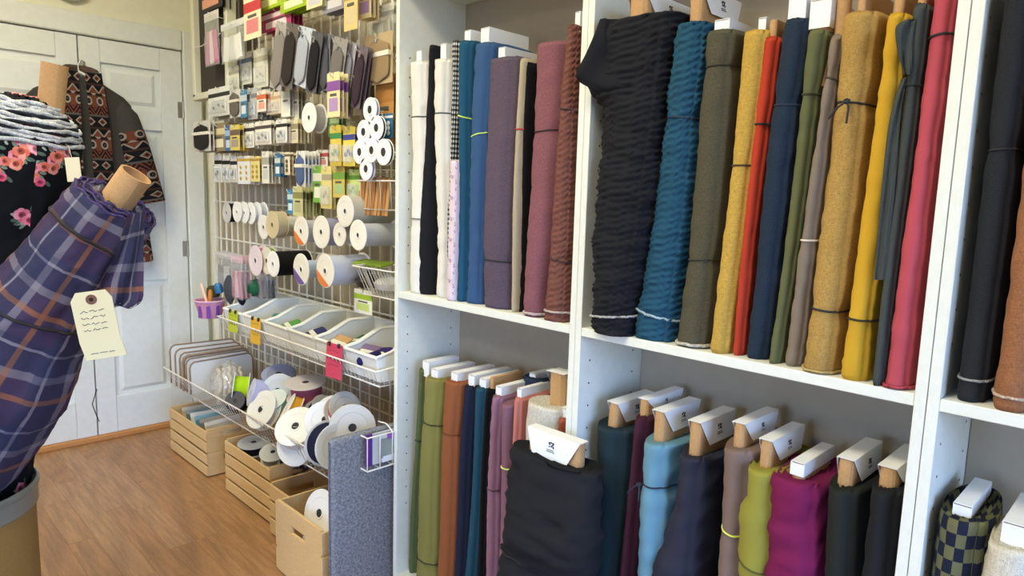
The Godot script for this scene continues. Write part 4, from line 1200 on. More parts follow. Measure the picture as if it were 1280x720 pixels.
	var R := [
		["black coiled reel at the left of the upper reel row", Vector3(-3.347, 1.302, -1.38), 0.05, 0.04, "1d1c1c", "c9c7c2", "", 0.9],
		["white reel right behind the black coiled reel", Vector3(-3.227, 1.311, -1.38), 0.05, 0.035, "d9d8d2", "e9e8e4", "", 0.85],
		["second of the slim white reels right of the black coiled reel", Vector3(-3.171, 1.309, -1.39), 0.05, 0.035, "cfcfca", "e6e6e2", "", 0.85],
		["third of the slim white reels right of the black coiled reel", Vector3(-3.124, 1.307, -1.4), 0.05, 0.035, "c6c8cc", "e9e8e4", "", 0.85],
		["last of the slim white reels, nearest the beige reel", Vector3(-3.101, 1.312, -1.42), 0.05, 0.035, "c3c8cc", "e3e4e2", "", 0.85],
		["white reel with green thread behind the beige reel", Vector3(-2.973, 1.252, -1.39), 0.055, 0.03, "7e9a3a", "e6e4de", "", 0.7],
		["beige tan reel in the upper reel row", Vector3(-2.824, 1.27, -1.36), 0.06, 0.05, "c9b78e", "cdbd97", "", 0.95],
		["plain white reel right of the beige one", Vector3(-2.89, 1.259, -1.44), 0.05, 0.09, "dedcd4", "e8e7e1", "", 0.9],
		["white reel with an orange sticker in the upper reel row", Vector3(-2.571, 1.256, -1.36), 0.06, 0.1, "c3c4cc", "eceae4", "e07a2a", 0.75],
		["white reel wound with lavender ribbon", Vector3(-2.411, 1.262, -1.36), 0.064, 0.08, "a4a2c8", "efeee8", "", 0.85],
		["small white reel right of the lavender one", Vector3(-2.259, 1.262, -1.35), 0.045, 0.05, "cccad0", "eceae2", "", 0.8],
		["white reel with pale grey ribbon near the bookcase", Vector3(-2.102, 1.269, -1.33), 0.055, 0.17, "bcbfc9", "efeee6", "", 0.75],
		["large off-white reel above the others beside the pencil basket", Vector3(-2.203, 1.35, -1.34), 0.058, 0.21, "c4bfae", "e6e4da", "", 0.95],
		["pale pink reel in the lower reel row", Vector3(-3.018, 1.097, -1.37), 0.07, 0.04, "c06aa0", "e2d3d8", "", 0.8],
		["white reel with green leaf ribbon in the lower reel row", Vector3(-2.927, 1.104, -1.38), 0.062, 0.03, "7f9a2e", "dcd6c2", "", 0.9],
		["white reel of wide black ribbon", Vector3(-2.782, 1.105, -1.34), 0.056, 0.16, "1a191b", "f0efec", "", 0.95],
		["white reel with a purple sticker in the lower reel row", Vector3(-2.499, 1.109, -1.32), 0.064, 0.1, "b7cbe4", "f0efe9", "6f5aa8", 0.55],
		["white reel with an orange sticker in the lower reel row", Vector3(-2.296, 1.123, -1.31), 0.064, 0.17, "c2c8d6", "f0eee8", "e07f30", 0.9],
		["round white reel on the second row of the gridwall", Vector3(-2.496, 1.703, -1.36), 0.058, 0.05, "c2bfba", "eceae6", "", 0.85],
		["ring shaped white card of blue buttons, uppermost beside the kraft envelopes", Vector3(-2.073, 1.705, -1.36), 0.042, 0.015, "8fa0d0", "eef0f2", "", 0.95],
		["ring shaped white card with dark centre beside the bright blue card", Vector3(-2.033, 1.641, -1.36), 0.042, 0.015, "27283c", "eef0f2", "", 0.95],
		["ring shaped white card left of the dark centred one", Vector3(-2.113, 1.631, -1.36), 0.042, 0.015, "8f98b8", "e9ebee", "", 0.95],
		["ring shaped white card, left of three in a row", Vector3(-2.123, 1.561, -1.35), 0.042, 0.015, "9aa6cc", "eef0f2", "", 0.95],
		["ring shaped white card, middle of three in a row", Vector3(-2.032, 1.564, -1.34), 0.042, 0.015, "8fa0d0", "eef0f2", "", 0.95],
		["ring shaped white card, right of three in a row", Vector3(-1.946, 1.555, -1.33), 0.044, 0.015, "3a4a3c", "eef0f2", "", 0.95],
		["ring shaped white card, lowest, above the pencil basket", Vector3(-2.082, 1.502, -1.35), 0.04, 0.015, "9aa6cc", "eef0f2", "", 0.95],
	]
	for e in R:
		var p: Vector3 = e[1]
		reel(e[0], p - Vector3(0, 0, e[3]), out, e[2], e[3], e[4], e[5], e[6], e[7], "", 0.34 if e[3] < 0.02 else 0.16)
		hook(gw, p.x + 2.97, p.y, 0.0, p.z + 1.6 - 0.03)

	# wire basket of pencils, and the one with black and white bags under it
	basket("small white wire basket of wooden rulers beside the bookcase", -2.186, -1.956, -1.59, -1.38, 1.361, 1.462, 1.462, 0.05, "e8e5da", 0.006)
	for i in 9:
		var rl := part("wooden_ruler", box_mesh(Vector3(0.017, 0.135, 0.006), 0.001), plain(["b5824a", "a9733c", "c08f58"][i % 3], 0.5), self, Transform3D(rot(-6, 0, 3.0 * sin(i * 2.0)), Vector3(-2.213, 1.406, -1.4) + Vector3(0.016 + i * 0.0225, 0, 0)))
		tag(rl, ["leftmost", "second", "third", "fourth", "middle", "sixth", "seventh", "eighth", "rightmost"][i] + " of the short brown wooden rulers in the small wire basket", "ruler", "rulers in the small wire basket")
	basket("white wire basket with dark backing under the grey reels", -2.15, -1.901, -1.59, -1.34, 1.048, 1.155, 1.163, 0.018)
	for i in 3:
		var bg := begin()
		lathe(bg, [Vector2(0, -0.05), Vector2(0.04, -0.04), Vector2(0.05, 0), Vector2(0.03, 0.035), Vector2(0.008, 0.045), Vector2(0.02, 0.06), Vector2(0, 0.06)], 10)
		var o := part("small_bag", done(bg), plain(["dcdde0", "1d1d20", "d2d4d6"][i], 0.35), self, Transform3D(Basis(Vector3(1.2, 0, 0), Vector3(0, 0.6, 0), Vector3(0, 0, 1)), Vector3(-2.202, 1.089, -1.46) + Vector3((i - 1) * 0.1, 0.0, 0.02 * (i % 2))))
		tag(o, ["crumpled white bag at the left in the dark backed wire basket", "black bag in the dark backed wire basket", "crumpled white bag at the right in the dark backed wire basket"][i], "bag")
	var gp := part("green_packet", box_mesh(Vector3(0.16, 0.012, 0.06), 0.003), plain("8aa832", 0.5), self, Transform3D(rot(8, 6, 0), Vector3(-2.142, 1.161, -1.42)))
	tag(gp, "green packet lying across the top of the dark backed wire basket", "packet")

	bins()
	lower_basket(gw)
	pink_tub()

func bins() -> void:
	var x0 := -3.23
	var w := 0.215
	var y := 0.765
	basket("long white wire shelf that carries the row of plastic bins", x0 - 0.02, x0 + w * 6 + 0.02, -1.6, -1.285, y - 0.012, y + 0.05, y + 0.07, 0.024, "ece9de", 0.03)
	var order := ["leftmost white plastic bin, lime card on its front", "second white plastic bin from the left, amber card on its front", "third white plastic bin from the left, green and lilac packs inside", "fourth white plastic bin, navy and lime packs inside", "fifth white plastic bin, pink card on its front", "rightmost white plastic bin next to the bookcase, full of purple and white packs"]
	var bm := bin_mesh(w - 0.012, 0.27, 0.09, 0.145)
	var br := bin_rim(w - 0.012, 0.27, 0.09, 0.145)
	for i in 6:
		var t := thing("plastic_bin", order[i], "bin", Vector3(x0 + w * (i + 0.5), y, -1.44))
		part("body", bm, plain("e6e7e0", 0.4), t)
		part("rim", br, plain("eeeee6", 0.4), t)
	var cards := [[0, 0.03, "b4bc28", "lime green card clipped to the leftmost plastic bin", 0.085, 0.1], [1, 0.05, "d8a92c", "amber card clipped to the second plastic bin", 0.085, 0.115], [4, 0.06, "d2425e", "pink card clipped to the fifth plastic bin", 0.1, 0.13]]
	for c in cards:
		price_card(c[3], Vector3(x0 + w * (c[0] + 0.5) + c[1], y + 0.098, -1.295), rot(-3, 4, 0), c[4], c[5], c[2])
	var packs := [[2, -0.03, 0.05, "57a84a", "bright green pack in the third plastic bin"], [2, 0.05, 0.0, "a08aa8", "lilac pack in the third plastic bin"], [3, -0.03, 0.05, "3a3f7c", "navy pack in the fourth plastic bin"], [3, 0.05, 0.02, "a8c83a", "lime pack in the fourth plastic bin"], [4, 0.0, 0.0, "2f7d5a", "dark green pack in the fifth plastic bin"], [4, -0.04, 0.06, "d9a66a", "orange and cream pack in the fifth plastic bin"], [4, 0.07, -0.02, "b8283c", "red pack in the fifth plastic bin"], [5, -0.05, 0.06, "8a6f9c", "mauve pack in the rightmost plastic bin"], [5, 0.0, 0.05, "352c74", "deep purple pack in the rightmost plastic bin"], [5, 0.06, 0.06, "e6e2d2", "cream pack in the rightmost plastic bin"], [5, 0.02, -0.04, "a39ab0", "grey lilac pack at the back of the rightmost plastic bin"], [1, 0.02, 0.03, "3f8f86", "small teal pack in the second plastic bin"], [5, -0.01, 0.09, "2a2560", "dark violet spool card at the front of the rightmost plastic bin"]]
	for p in packs:
		var s := Vector3(0.075, 0.03, 0.09)
		var t := thing("bias_tape_pack", p[4], "pack", Vector3(x0 + w * (p[0] + 0.5) + p[1], y + 0.075 - p[2] * 0.12, -1.44 + p[2]), rot(18, 40 * sin(p[1] * 90), 12 * cos(p[1] * 70)))
		part("folded_tape", box_mesh(s, 0.008), cloth(p[3], "weave"), t)
		part("paper_wrap", box_mesh(Vector3(s.x + 0.002, s.y + 0.002, 0.03), 0.006), plain("e8e6dc", 0.6), t, at(0, 0, 0.012))

func lower_basket(gw: Node3D) -> void:
	var m := "e2ddd0"
	basket("wide white wire basket of ribbon reels at the foot of the gridwall", -3.77, -2.1, -1.6, -1.2, 0.365, 0.475, 0.56, 0.034, m)
	# stiff white sheets with tan edges standing in the left end
	var xs := [-3.735, -3.665, -3.605, -3.565, -3.535, -3.49]
	for i in 6:
		var t := thing("card_sleeve", ["leftmost stiff white sleeve with a tan edge in the wide wire basket", "second stiff white sleeve with a tan edge in the wide wire basket", "stiff white sleeve with a black disc showing in the wide wire basket", "fourth stiff white sleeve, thick tan edge, in the wide wire basket", "fifth stiff white sleeve in the wide wire basket", "rightmost stiff white sleeve, next to the lace bag"][i], "card sleeve", Vector3(xs[i], 0.39, -1.4), rot(0, 90 - 4 + 2 * i, 0) * rot(-3, 0, 0))
		var sh := begin()
		var hh := 0.2 - 0.008 * i
		slab(sh, [Vector2(-0.17, 0), Vector2(0.17, 0)] + [Vector2(0.17, hh - 0.03), Vector2(0.162, hh - 0.01), Vector2(0.145, hh), Vector2(-0.145, hh), Vector2(-0.162, hh - 0.01), Vector2(-0.17, hh - 0.03)], -0.002, 0.002)
		part("white_sheet", done(sh), plain("e4e4de", 0.5), t)
		var ed := begin()
		tube(ed, [Vector3(0.17, 0, 0), Vector3(0.17, hh - 0.03, 0), Vector3(0.162, hh - 0.01, 0), Vector3(0.145, hh, 0), Vector3(-0.145, hh, 0), Vector3(-0.162, hh - 0.01, 0), Vector3(-0.17, hh - 0.03, 0), Vector3(-0.17, 0, 0)], 0.0045 if i != 3 else 0.008, 6)
		part("tan_edge", done(ed), plain("8f7860", 0.7), t)
		if i == 2:
			part("black_disc", lathe_mesh("disc", [Vector2(0, 0), Vector2(0.075, 0), Vector2(0.08, 0.003), Vector2(0.075, 0.006), Vector2(0, 0.006)], 24), plain("1b1c20", 0.5), t, Transform3D(rot(90, 0, 0), Vector3(-0.085, 0.09, 0.002)))
	# clear bag of lace
	var lb := thing("lace_bag", "clear bag of cream lace between the stiff sleeves and the lime reel", "bag", Vector3(-3.31, 0.45, -1.36), rot(0, -20, 25))
	var rings := []
	for i in 9:
		var k := float(i) / 8
		var ring := PackedVector3Array()
		for j in 18:
			var a := TAU * j / 18
			var rr := sin(PI * clampf(k * 0.94 + 0.04, 0, 1))
			ring.append(Vector3(cos(a) * 0.1 * rr, (k - 0.5) * 0.24 + 0.01 * sin(j * 2.3 + i), sin(a) * 0.09 * rr + 0.008 * sin(j * 3.1 + i * 1.7)))
		rings.append(ring)
	var bst := begin()
	loft(bst, rings)
	part("clear_film", done(bst), film("f2f4f4", 0.25, 0.12), lb)
	for i in 5:
		var ls := begin()
		var pts := []
		for k in 30:
			var a := TAU * k / 30
			pts.append(Vector3(cos(a) * (0.05 + 0.004 * i), sin(a) * 0.085 + 0.004 * sin(k * 3), (i - 2) * 0.024 + 0.006 * sin(k * 2.0 + i)))
		tube(ls, pts, 0.01, 6, true)
		part("lace_coil", done(ls), cloth(["e2d7c4", "d8cbb6", "e8dfd0"][i % 3], "linen"), lb)
	var R := [
		["white reel of lime ribbon in the wide wire basket", Vector3(-3.043, 0.502, -1.3), Vector3(-0.42, 0.15, 0.9), 0.06, 0.055, "b2e408", "e6e8e6", 0.75],
		["lilac reel right of the lime one in the wide wire basket", Vector3(-2.808, 0.537, -1.28), Vector3(-0.3, 0.3, 0.9), 0.048, 0.055, "b4b8e2", "c9cce8", 0.97],
		["slate blue reel at the back of the wide wire basket", Vector3(-2.904, 0.557, -1.42), Vector3(0.3, 0.9, 0.2), 0.06, 0.05, "8593bd", "9aa3c4", 0.97],
		["grey blue clear reel under the slate blue one", Vector3(-2.735, 0.55, -1.34), Vector3(0.5, 0.4, 0.7), 0.06, 0.04, "98a6bc", "c3ccd4", 0.9],
		["mint reel peeping out in the middle of the wide wire basket", Vector3(-2.692, 0.518, -1.3), Vector3(0.2, 0.8, 0.5), 0.045, 0.04, "8fd6c4", "d6e2de", 0.95],
		["white reel face up front in the wide wire basket", Vector3(-2.7, 0.494, -1.25), Vector3(0.15, 0.5, 0.85), 0.065, 0.03, "cfcfca", "e6e6e0", 0.8],
		["white reel with a yellow label in the wide wire basket", Vector3(-2.537, 0.523, -1.29), Vector3(-0.4, 0.5, 0.75), 0.055, 0.035, "f0a51c", "ece9e4", 0.9],
		["white reel of pink ribbon lying flat at the back of the wide wire basket", Vector3(-2.577, 0.585, -1.38), Vector3(0.1, 0.98, 0.12), 0.065, 0.06, "bd5a76", "cfc6c4", 0.75],
		["grey reel right of the pink one", Vector3(-2.422, 0.528, -1.37), Vector3(0.6, 0.5, -0.2), 0.055, 0.04, "2a2a30", "b0b0b2", 0.85],
		["reel with a little coral ribbon behind the navy one", Vector3(-2.225, 0.596, -1.34), Vector3(0.8, 0.5, 0.1), 0.05, 0.05, "c96a6a", "b5b0a8", 0.75],
		["white reel with green end in the wide wire basket", Vector3(-2.278, 0.572, -1.33), Vector3(0.4, 0.5, 0.6), 0.05, 0.035, "2c7a4c", "d9dcda", 0.8],
		["big white reel front right in the wide wire basket", Vector3(-2.414, 0.481, -1.26), Vector3(0.35, 0.7, 0.6), 0.066, 0.06, "e2e4dc", "ecede6", 0.95],
		["pale blue banded reel in the wide wire basket", Vector3(-2.263, 0.55, -1.29), Vector3(0.6, 0.6, 0.4), 0.06, 0.035, "8fb4e4", "e2e6ea", 0.95],
		["white reel of navy ribbon at the right end of the wide wire basket", Vector3(-2.128, 0.51, -1.235), Vector3(0.97, 0.15, 0.05), 0.066, 0.07, "1f2240", "dedcd2", 0.9],
		["white reel of brown ribbon at the right back of the wide wire basket", Vector3(-2.093, 0.571, -1.3), Vector3(0.8, 0.25, 0.45), 0.065, 0.05, "6f553a", "c9c3b4", 0.92],
		["white reel leaning against the front wires of the wide wire basket", Vector3(-2.4, 0.426, -1.245), Vector3(0.5, 0.2, 0.8), 0.06, 0.04, "e0e0d6", "e9e9e0", 0.9],
		["small black reel under the white face-up reel", Vector3(-2.996, 0.456, -1.26), Vector3(0.6, 0.5, 0.5), 0.035, 0.05, "20202c", "2a2a38", 0.95],
	]
	for e in R:
		var ax: Vector3 = e[2].normalized()
		reel(e[0], e[1] - ax * e[4] * 0.6, basis_y(ax), e[3] * 1.28, e[4] * 1.25, e[5], e[6], "", e[7])

func pink_tub() -> void:
	var p: Vector3 = Vector3(-3.372, 0.841, -1.3)
	var t := thing("plastic_tub", "little pink and purple tub of odds and ends left of the plastic bins", "tub", p)
	var st := begin()
	lathe(st, [Vector2(0, -0.05), Vector2(0.05, -0.05), Vector2(0.05, -0.05), Vector2(0.072, 0.035), Vector2(0.072, 0.035), Vector2(0.066, 0.035), Vector2(0.066, 0.035), Vector2(0.046, -0.044), Vector2(0, -0.044)], 20)
	part("tub_body", done(st), plain("c98aa6", 0.4), t)
	var rm := begin()
	var pts := []
	for k in 20:
		pts.append(Vector3(cos(TAU * k / 20) * 0.072, 0.035, sin(TAU * k / 20) * 0.072))
	tube(rm, pts, 0.005, 6, true)
	part("rim", done(rm), plain("d7a9bb", 0.4), t)
	for k in 3:
		part("purple_band", box_mesh(Vector3(0.016, 0.07, 0.004), 0.001), plain("6a3aa0", 0.5), t, Transform3D(Basis(Vector3.UP, deg_to_rad(20 + 40 * k)), Vector3(sin(deg_to_rad(20 + 40 * k)) * 0.064, -0.01, cos(deg_to_rad(20 + 40 * k)) * 0.064)))
	var kn := begin()
	tube(kn, [Vector3(0, 0.03, -0.06), Vector3(0, 0.06, -0.12), Vector3(0, 0.05, -0.3)], 0.004, 5)
	part("wire_hanger", done(kn), plain("e6e4da", 0.4), t)
	var items := [["f0c0a0", "peach stick poking out of the pink tub", Vector3(-0.045, 0.06, 0.01), rot(0, 0, 38), Vector3(0.016, 0.12, 0.014)], ["5a5030", "olive pompon in the pink tub", Vector3(-0.012, 0.075, -0.02), rot(0, 0, 10), Vector3(0.06, 0.06, 0.06)], ["c87a2a", "orange spool in the pink tub", Vector3(0.03, 0.06, 0.01), rot(0, 0, -6), Vector3(0.022, 0.06, 0.022)], ["2a6a9a", "blue cap at the back of the pink tub", Vector3(0.03, 0.095, -0.03), rot(10, 0, 5), Vector3(0.04, 0.05, 0.04)], ["b6c0b4", "grey green roll poking out of the pink tub", Vector3(-0.06, 0.055, -0.02), rot(0, 0, 50), Vector3(0.03, 0.1, 0.03)]]
	for i in items.size():
		var e: Array = items[i]
		var s: Vector3 = e[4]
		var o := begin()
		lathe(o, [Vector2(0, -0.5), Vector2(0.38, -0.5), Vector2(0.5, -0.4), Vector2(0.5, 0.0), Vector2(0.47, 0.3), Vector2(0.3, 0.5), Vector2(0, 0.5)], 14, Transform3D(Basis.from_scale(s), Vector3.ZERO))
		var mi := part(["stick", "pompon", "spool", "bottle_cap", "paper_roll"][i], done(o), cloth(e[0], "felt") if i == 1 else plain(e[0], 0.5), self, Transform3D(e[3], p + e[2]))
		tag(mi, e[1], ["stick", "pompon", "spool", "cap", "roll"][i])
	# dark cloth bundles and a green skein behind the tub
	var B := [[Vector3(-3.284, 0.934, -1.36), "54565e", "grey cloth bundle hanging behind the pink tub", Vector3(0.07, 0.14, 0.05)], [Vector3(-3.195, 0.927, -1.38), "2c2a36", "dark plum cloth bundle hanging behind the pink tub", Vector3(0.05, 0.12, 0.05)], [Vector3(-3.16, 0.951, -1.42), "2b7a50", "round green skein behind the leftmost plastic bin", Vector3(0.1, 0.08, 0.06)], [Vector3(-3.127, 0.943, -1.48), "a8607c", "pink skein beside the round green one", Vector3(0.07, 0.09, 0.05)]]
	for e in B:
		var o := begin()
		var nz := noise(77, 1.0)
		var rings := []
		var s: Vector3 = e[3]
		for i in 11:
			var k := float(i) / 10
			var ring := PackedVector3Array()
			for j in 20:
				var a := TAU * j / 20
				var rr := pow(sin(PI * clampf(k * 0.96 + 0.02, 0, 1)), 0.55) * (0.5 + 0.08 * nz.get_noise_2d(j * 6.0, k * 5))
				ring.append(Vector3(cos(a) * s.x * rr, (k - 0.5) * s.y, sin(a) * s.z * rr))
			rings.append(ring)
		loft(o, rings)
		var mi := part("yarn_skein", done(o), cloth(e[1], "felt"), self, Transform3D(rot(0, 0, 6), e[0]))
		tag(mi, e[2], "skein")

# ---------------------------------------------------------------- crates, felt bolt
func crates_and_felt() -> void:
	crate("pine crate under another one beside the closet doors", Vector3(-3.56, 0.002, -1.37), 0.5, 0.27, 0.118, 2)
	crate("pine crate stacked on top of another beside the closet doors", Vector3(-3.56, 0.122, -1.37), 0.5, 0.27, 0.118, 2)
	crate("four-slat pine crate in the middle, full of black and white reels", Vector3(-2.88, 0.002, -1.4), 0.46, 0.31, 0.25, 4)
	crate("small pine crate half hidden behind the nearest crate", Vector3(-2.475, 0.002, -1.36), 0.21, 0.3, 0.22, 3, true)
	crate("nearest pine crate, handle end facing the room, by the grey felt", Vector3(-2.14, 0.002, -1.27), 0.33, 0.34, 0.275, 3, false)
	# packets in the far crate
	var P := [["b8a684", -3.72, "kraft packet at the left in the far crate"], ["5e6a5c", -3.66, "dark green packet in the far crate"], ["d8d4c4", -3.6, "white packet in the far crate"], ["4a8a96", -3.54, "teal packet in the far crate"], ["7a6a58", -3.48, "brown packet in the far crate"], ["c8beaa", -3.42, "cream packet in the far crate"]]
	for i in P.size():
		var t := thing("flat_packet", P[i][2], "packet", Vector3(P[i][1], 0.195, -1.37), rot(0, 82 + 3 * i, 0) * rot(-24, 0, 0))
		part("card", box_mesh(Vector3(0.19, 0.09, 0.006), 0.002), plain(P[i][0], 0.7), t)
		part("header", box_mesh(Vector3(0.19, 0.022, 0.008), 0.002), plain(Color(P[i][0]).lightened(0.3).to_html(false), 0.6), t, at(0, 0.042, 0))
	# reels in the middle crate
	var R := [[-2.98, 0.235, -1.33, Vector3(0.1, 1, 0.1), "1b1b1f", "grey reel of black ribbon lying in the middle crate", "aeb0b4"], [-2.96, 0.185, -1.44, Vector3(-0.1, 1, 0.1), "1b1b1f", "black reel at the back of the middle crate", "3a3a3e"], [-2.84, 0.23, -1.36, Vector3(0.3, 0.9, 0.3), "dcdccf", "cream reel on top in the middle crate", "e9e9dc"], [-2.74, 0.215, -1.4, Vector3(0.2, 0.9, -0.2), "24222a", "black reel at the right in the middle crate", "bdbcb8"], [-2.78, 0.19, -1.41, Vector3(0.4, 0.8, 0.3), "3a3236", "dark reel at the right front of the middle crate", "8f8a88"], [-2.9, 0.16, -1.42, Vector3(0.1, 0.95, 0.2), "e0ddd2", "white reel half buried in the middle crate", "e2e0d8"]]
	for e in R:
		reel(e[5], Vector3(e[0], e[1] - 0.02, e[2]), basis_y(e[3]), 0.072 if e[4] != "dcdccf" else 0.06, 0.045, e[4], e[6], "", 0.85)
	var mesh_bag := thing("dark_ribbon_bundle", "dark ribbon bundle over the end of the middle crate", "ribbon bundle", Vector3(-2.69, 0.24, -1.42))
	for k in 6:
		var s := begin()
		var pts := []
		for i in 12:
			pts.append(Vector3(0.06 * cos(i * 0.9 + k), -0.02 + 0.014 * sin(i * 1.7 + k), 0.1 * (float(i) / 11 - 0.5) + 0.02 * sin(k * 2.0)))
		tube(s, pts, 0.006, 5)
		part("ribbon_loop", done(s), plain(["2c2630", "50464c", "8d8288"][k % 3], 0.5), mesh_bag)
	reel("big white round reel standing in the nearest crate", Vector3(-2.14, 0.235, -1.27), basis_y(Vector3(0.1, 0.3, 0.9)), 0.085, 0.09, "d8cdb8", "e8e6e2", "", 0.8)
	var pk := thing("clear_packet", "crumpled clear packet in front of the big white reel in the nearest crate", "packet", Vector3(-2.07, 0.2, -1.16), rot(-40, 30, 10))
	part("film", box_mesh(Vector3(0.12, 0.03, 0.07), 0.012), film("f0f3f3", 0.3, 0.12), pk)
	part("card", box_mesh(Vector3(0.09, 0.004, 0.05), 0.001), plain("cfd2cf", 0.5), pk)
	# grey felt wrapped round a board, standing against the bookcase
	var ft := thing("felt_bolt", "flat bolt of mottled grey felt standing against the bookcase side", "felt bolt", Vector3(-1.915, 0.002, -1.33))
	var st := begin()
	var rr := []
	for i in 30:
		var k := float(i) / 29
		var ring := PackedVector3Array()
		for q in round_rect(0.034, 0.45, 0.014, 4):
			ring.append(Vector3(q.x + 0.002 * sin(k * 9 + q.y * 12), k * 0.612, q.y))
		ring.reverse()
		rr.append(ring)
	for s in [0.006, 0.013]:
		var ring := PackedVector3Array()
		for q in round_rect(0.034 - s * 2, 0.45 - s * 2, 0.006, 4):
			ring.append(Vector3(q.x, 0.612 + s * 0.6, q.y))
		ring.reverse()
		rr.append(ring)
	loft(st, rr)
	part("felt_layer", done(st), cloth("9b9da2", "felt", 0.2), ft)
	part("core_board", box_mesh(Vector3(0.008, 0.6, 0.4)), kraft(), ft, at(0, 0.3, 0))
	var ed := begin()
	box(ed, Vector3(0, 0.306, 0.2265), Vector3(0.01, 0.606, 0.003), 0.001)
	part("felt_edge", done(ed), cloth("7a8296", "felt", 0.2), ft)
	# wire pocket with a purple packet on the felt
	var wp := thing("wire_pocket", "small white wire pocket hooked over the grey felt bolt", "wire pocket", Vector3(-1.885, 0.5, -1.31))
	var ws := begin()
	for y in [0.115, 0.0]:
		tube(ws, [Vector3(-0.008, y, -0.1), Vector3(0.03, y, -0.1), Vector3(0.03, y, 0.1), Vector3(-0.008, y, 0.1)], 0.0028, 5)
	for k in 5:
		tube(ws, [Vector3(0.03, 0.115, -0.1 + 0.05 * k), Vector3(0.03, 0, -0.1 + 0.05 * k), Vector3(0.0, 0, -0.1 + 0.05 * k)], 0.002, 5)
	part("wire", done(ws), plain("e8e6de", 0.4), wp)
	var hk := begin()
	tube(hk, [Vector3(0.03, 0.115, 0), Vector3(0.006, 0.13, 0), Vector3(-0.012, 0.135, 0), Vector3(-0.055, 0.13, 0)], 0.0024, 5)
	part("hook", done(hk), plain("e8e6de", 0.4), wp)
	var pp := thing("craft_packet", "purple edged packet with a clear window in the small wire pocket", "packet", Vector3(-1.872, 0.565, -1.3), rot(0, 90, 0))
	part("card", box_mesh(Vector3(0.17, 0.11, 0.004), 0.001), plain("c9cdc8", 0.5), pp)
	part("purple_edge", box_mesh(Vector3(0.026, 0.112, 0.006), 0.001), plain("5e2c86", 0.5), pp, at(-0.074, 0, 0.001))
	part("window", box_mesh(Vector3(0.08, 0.07, 0.006), 0.002), plain("9aa39c", 0.25), pp, at(0.01, -0.005, 0.001))
	part("picture", box_mesh(Vector3(0.03, 0.04, 0.006), 0.001), plain("7aa0d8", 0.5), pp, at(0.03, 0.03, 0.0022))
	part("picture", box_mesh(Vector3(0.02, 0.026, 0.006), 0.001), plain("9a5ab0", 0.5), pp, at(0.008, 0.036, 0.0024))
	part("label_strip", box_mesh(Vector3(0.1, 0.022, 0.0062), 0.001), plain("e6e9ec", 0.5), pp, at(0.03, -0.044, 0.0012))

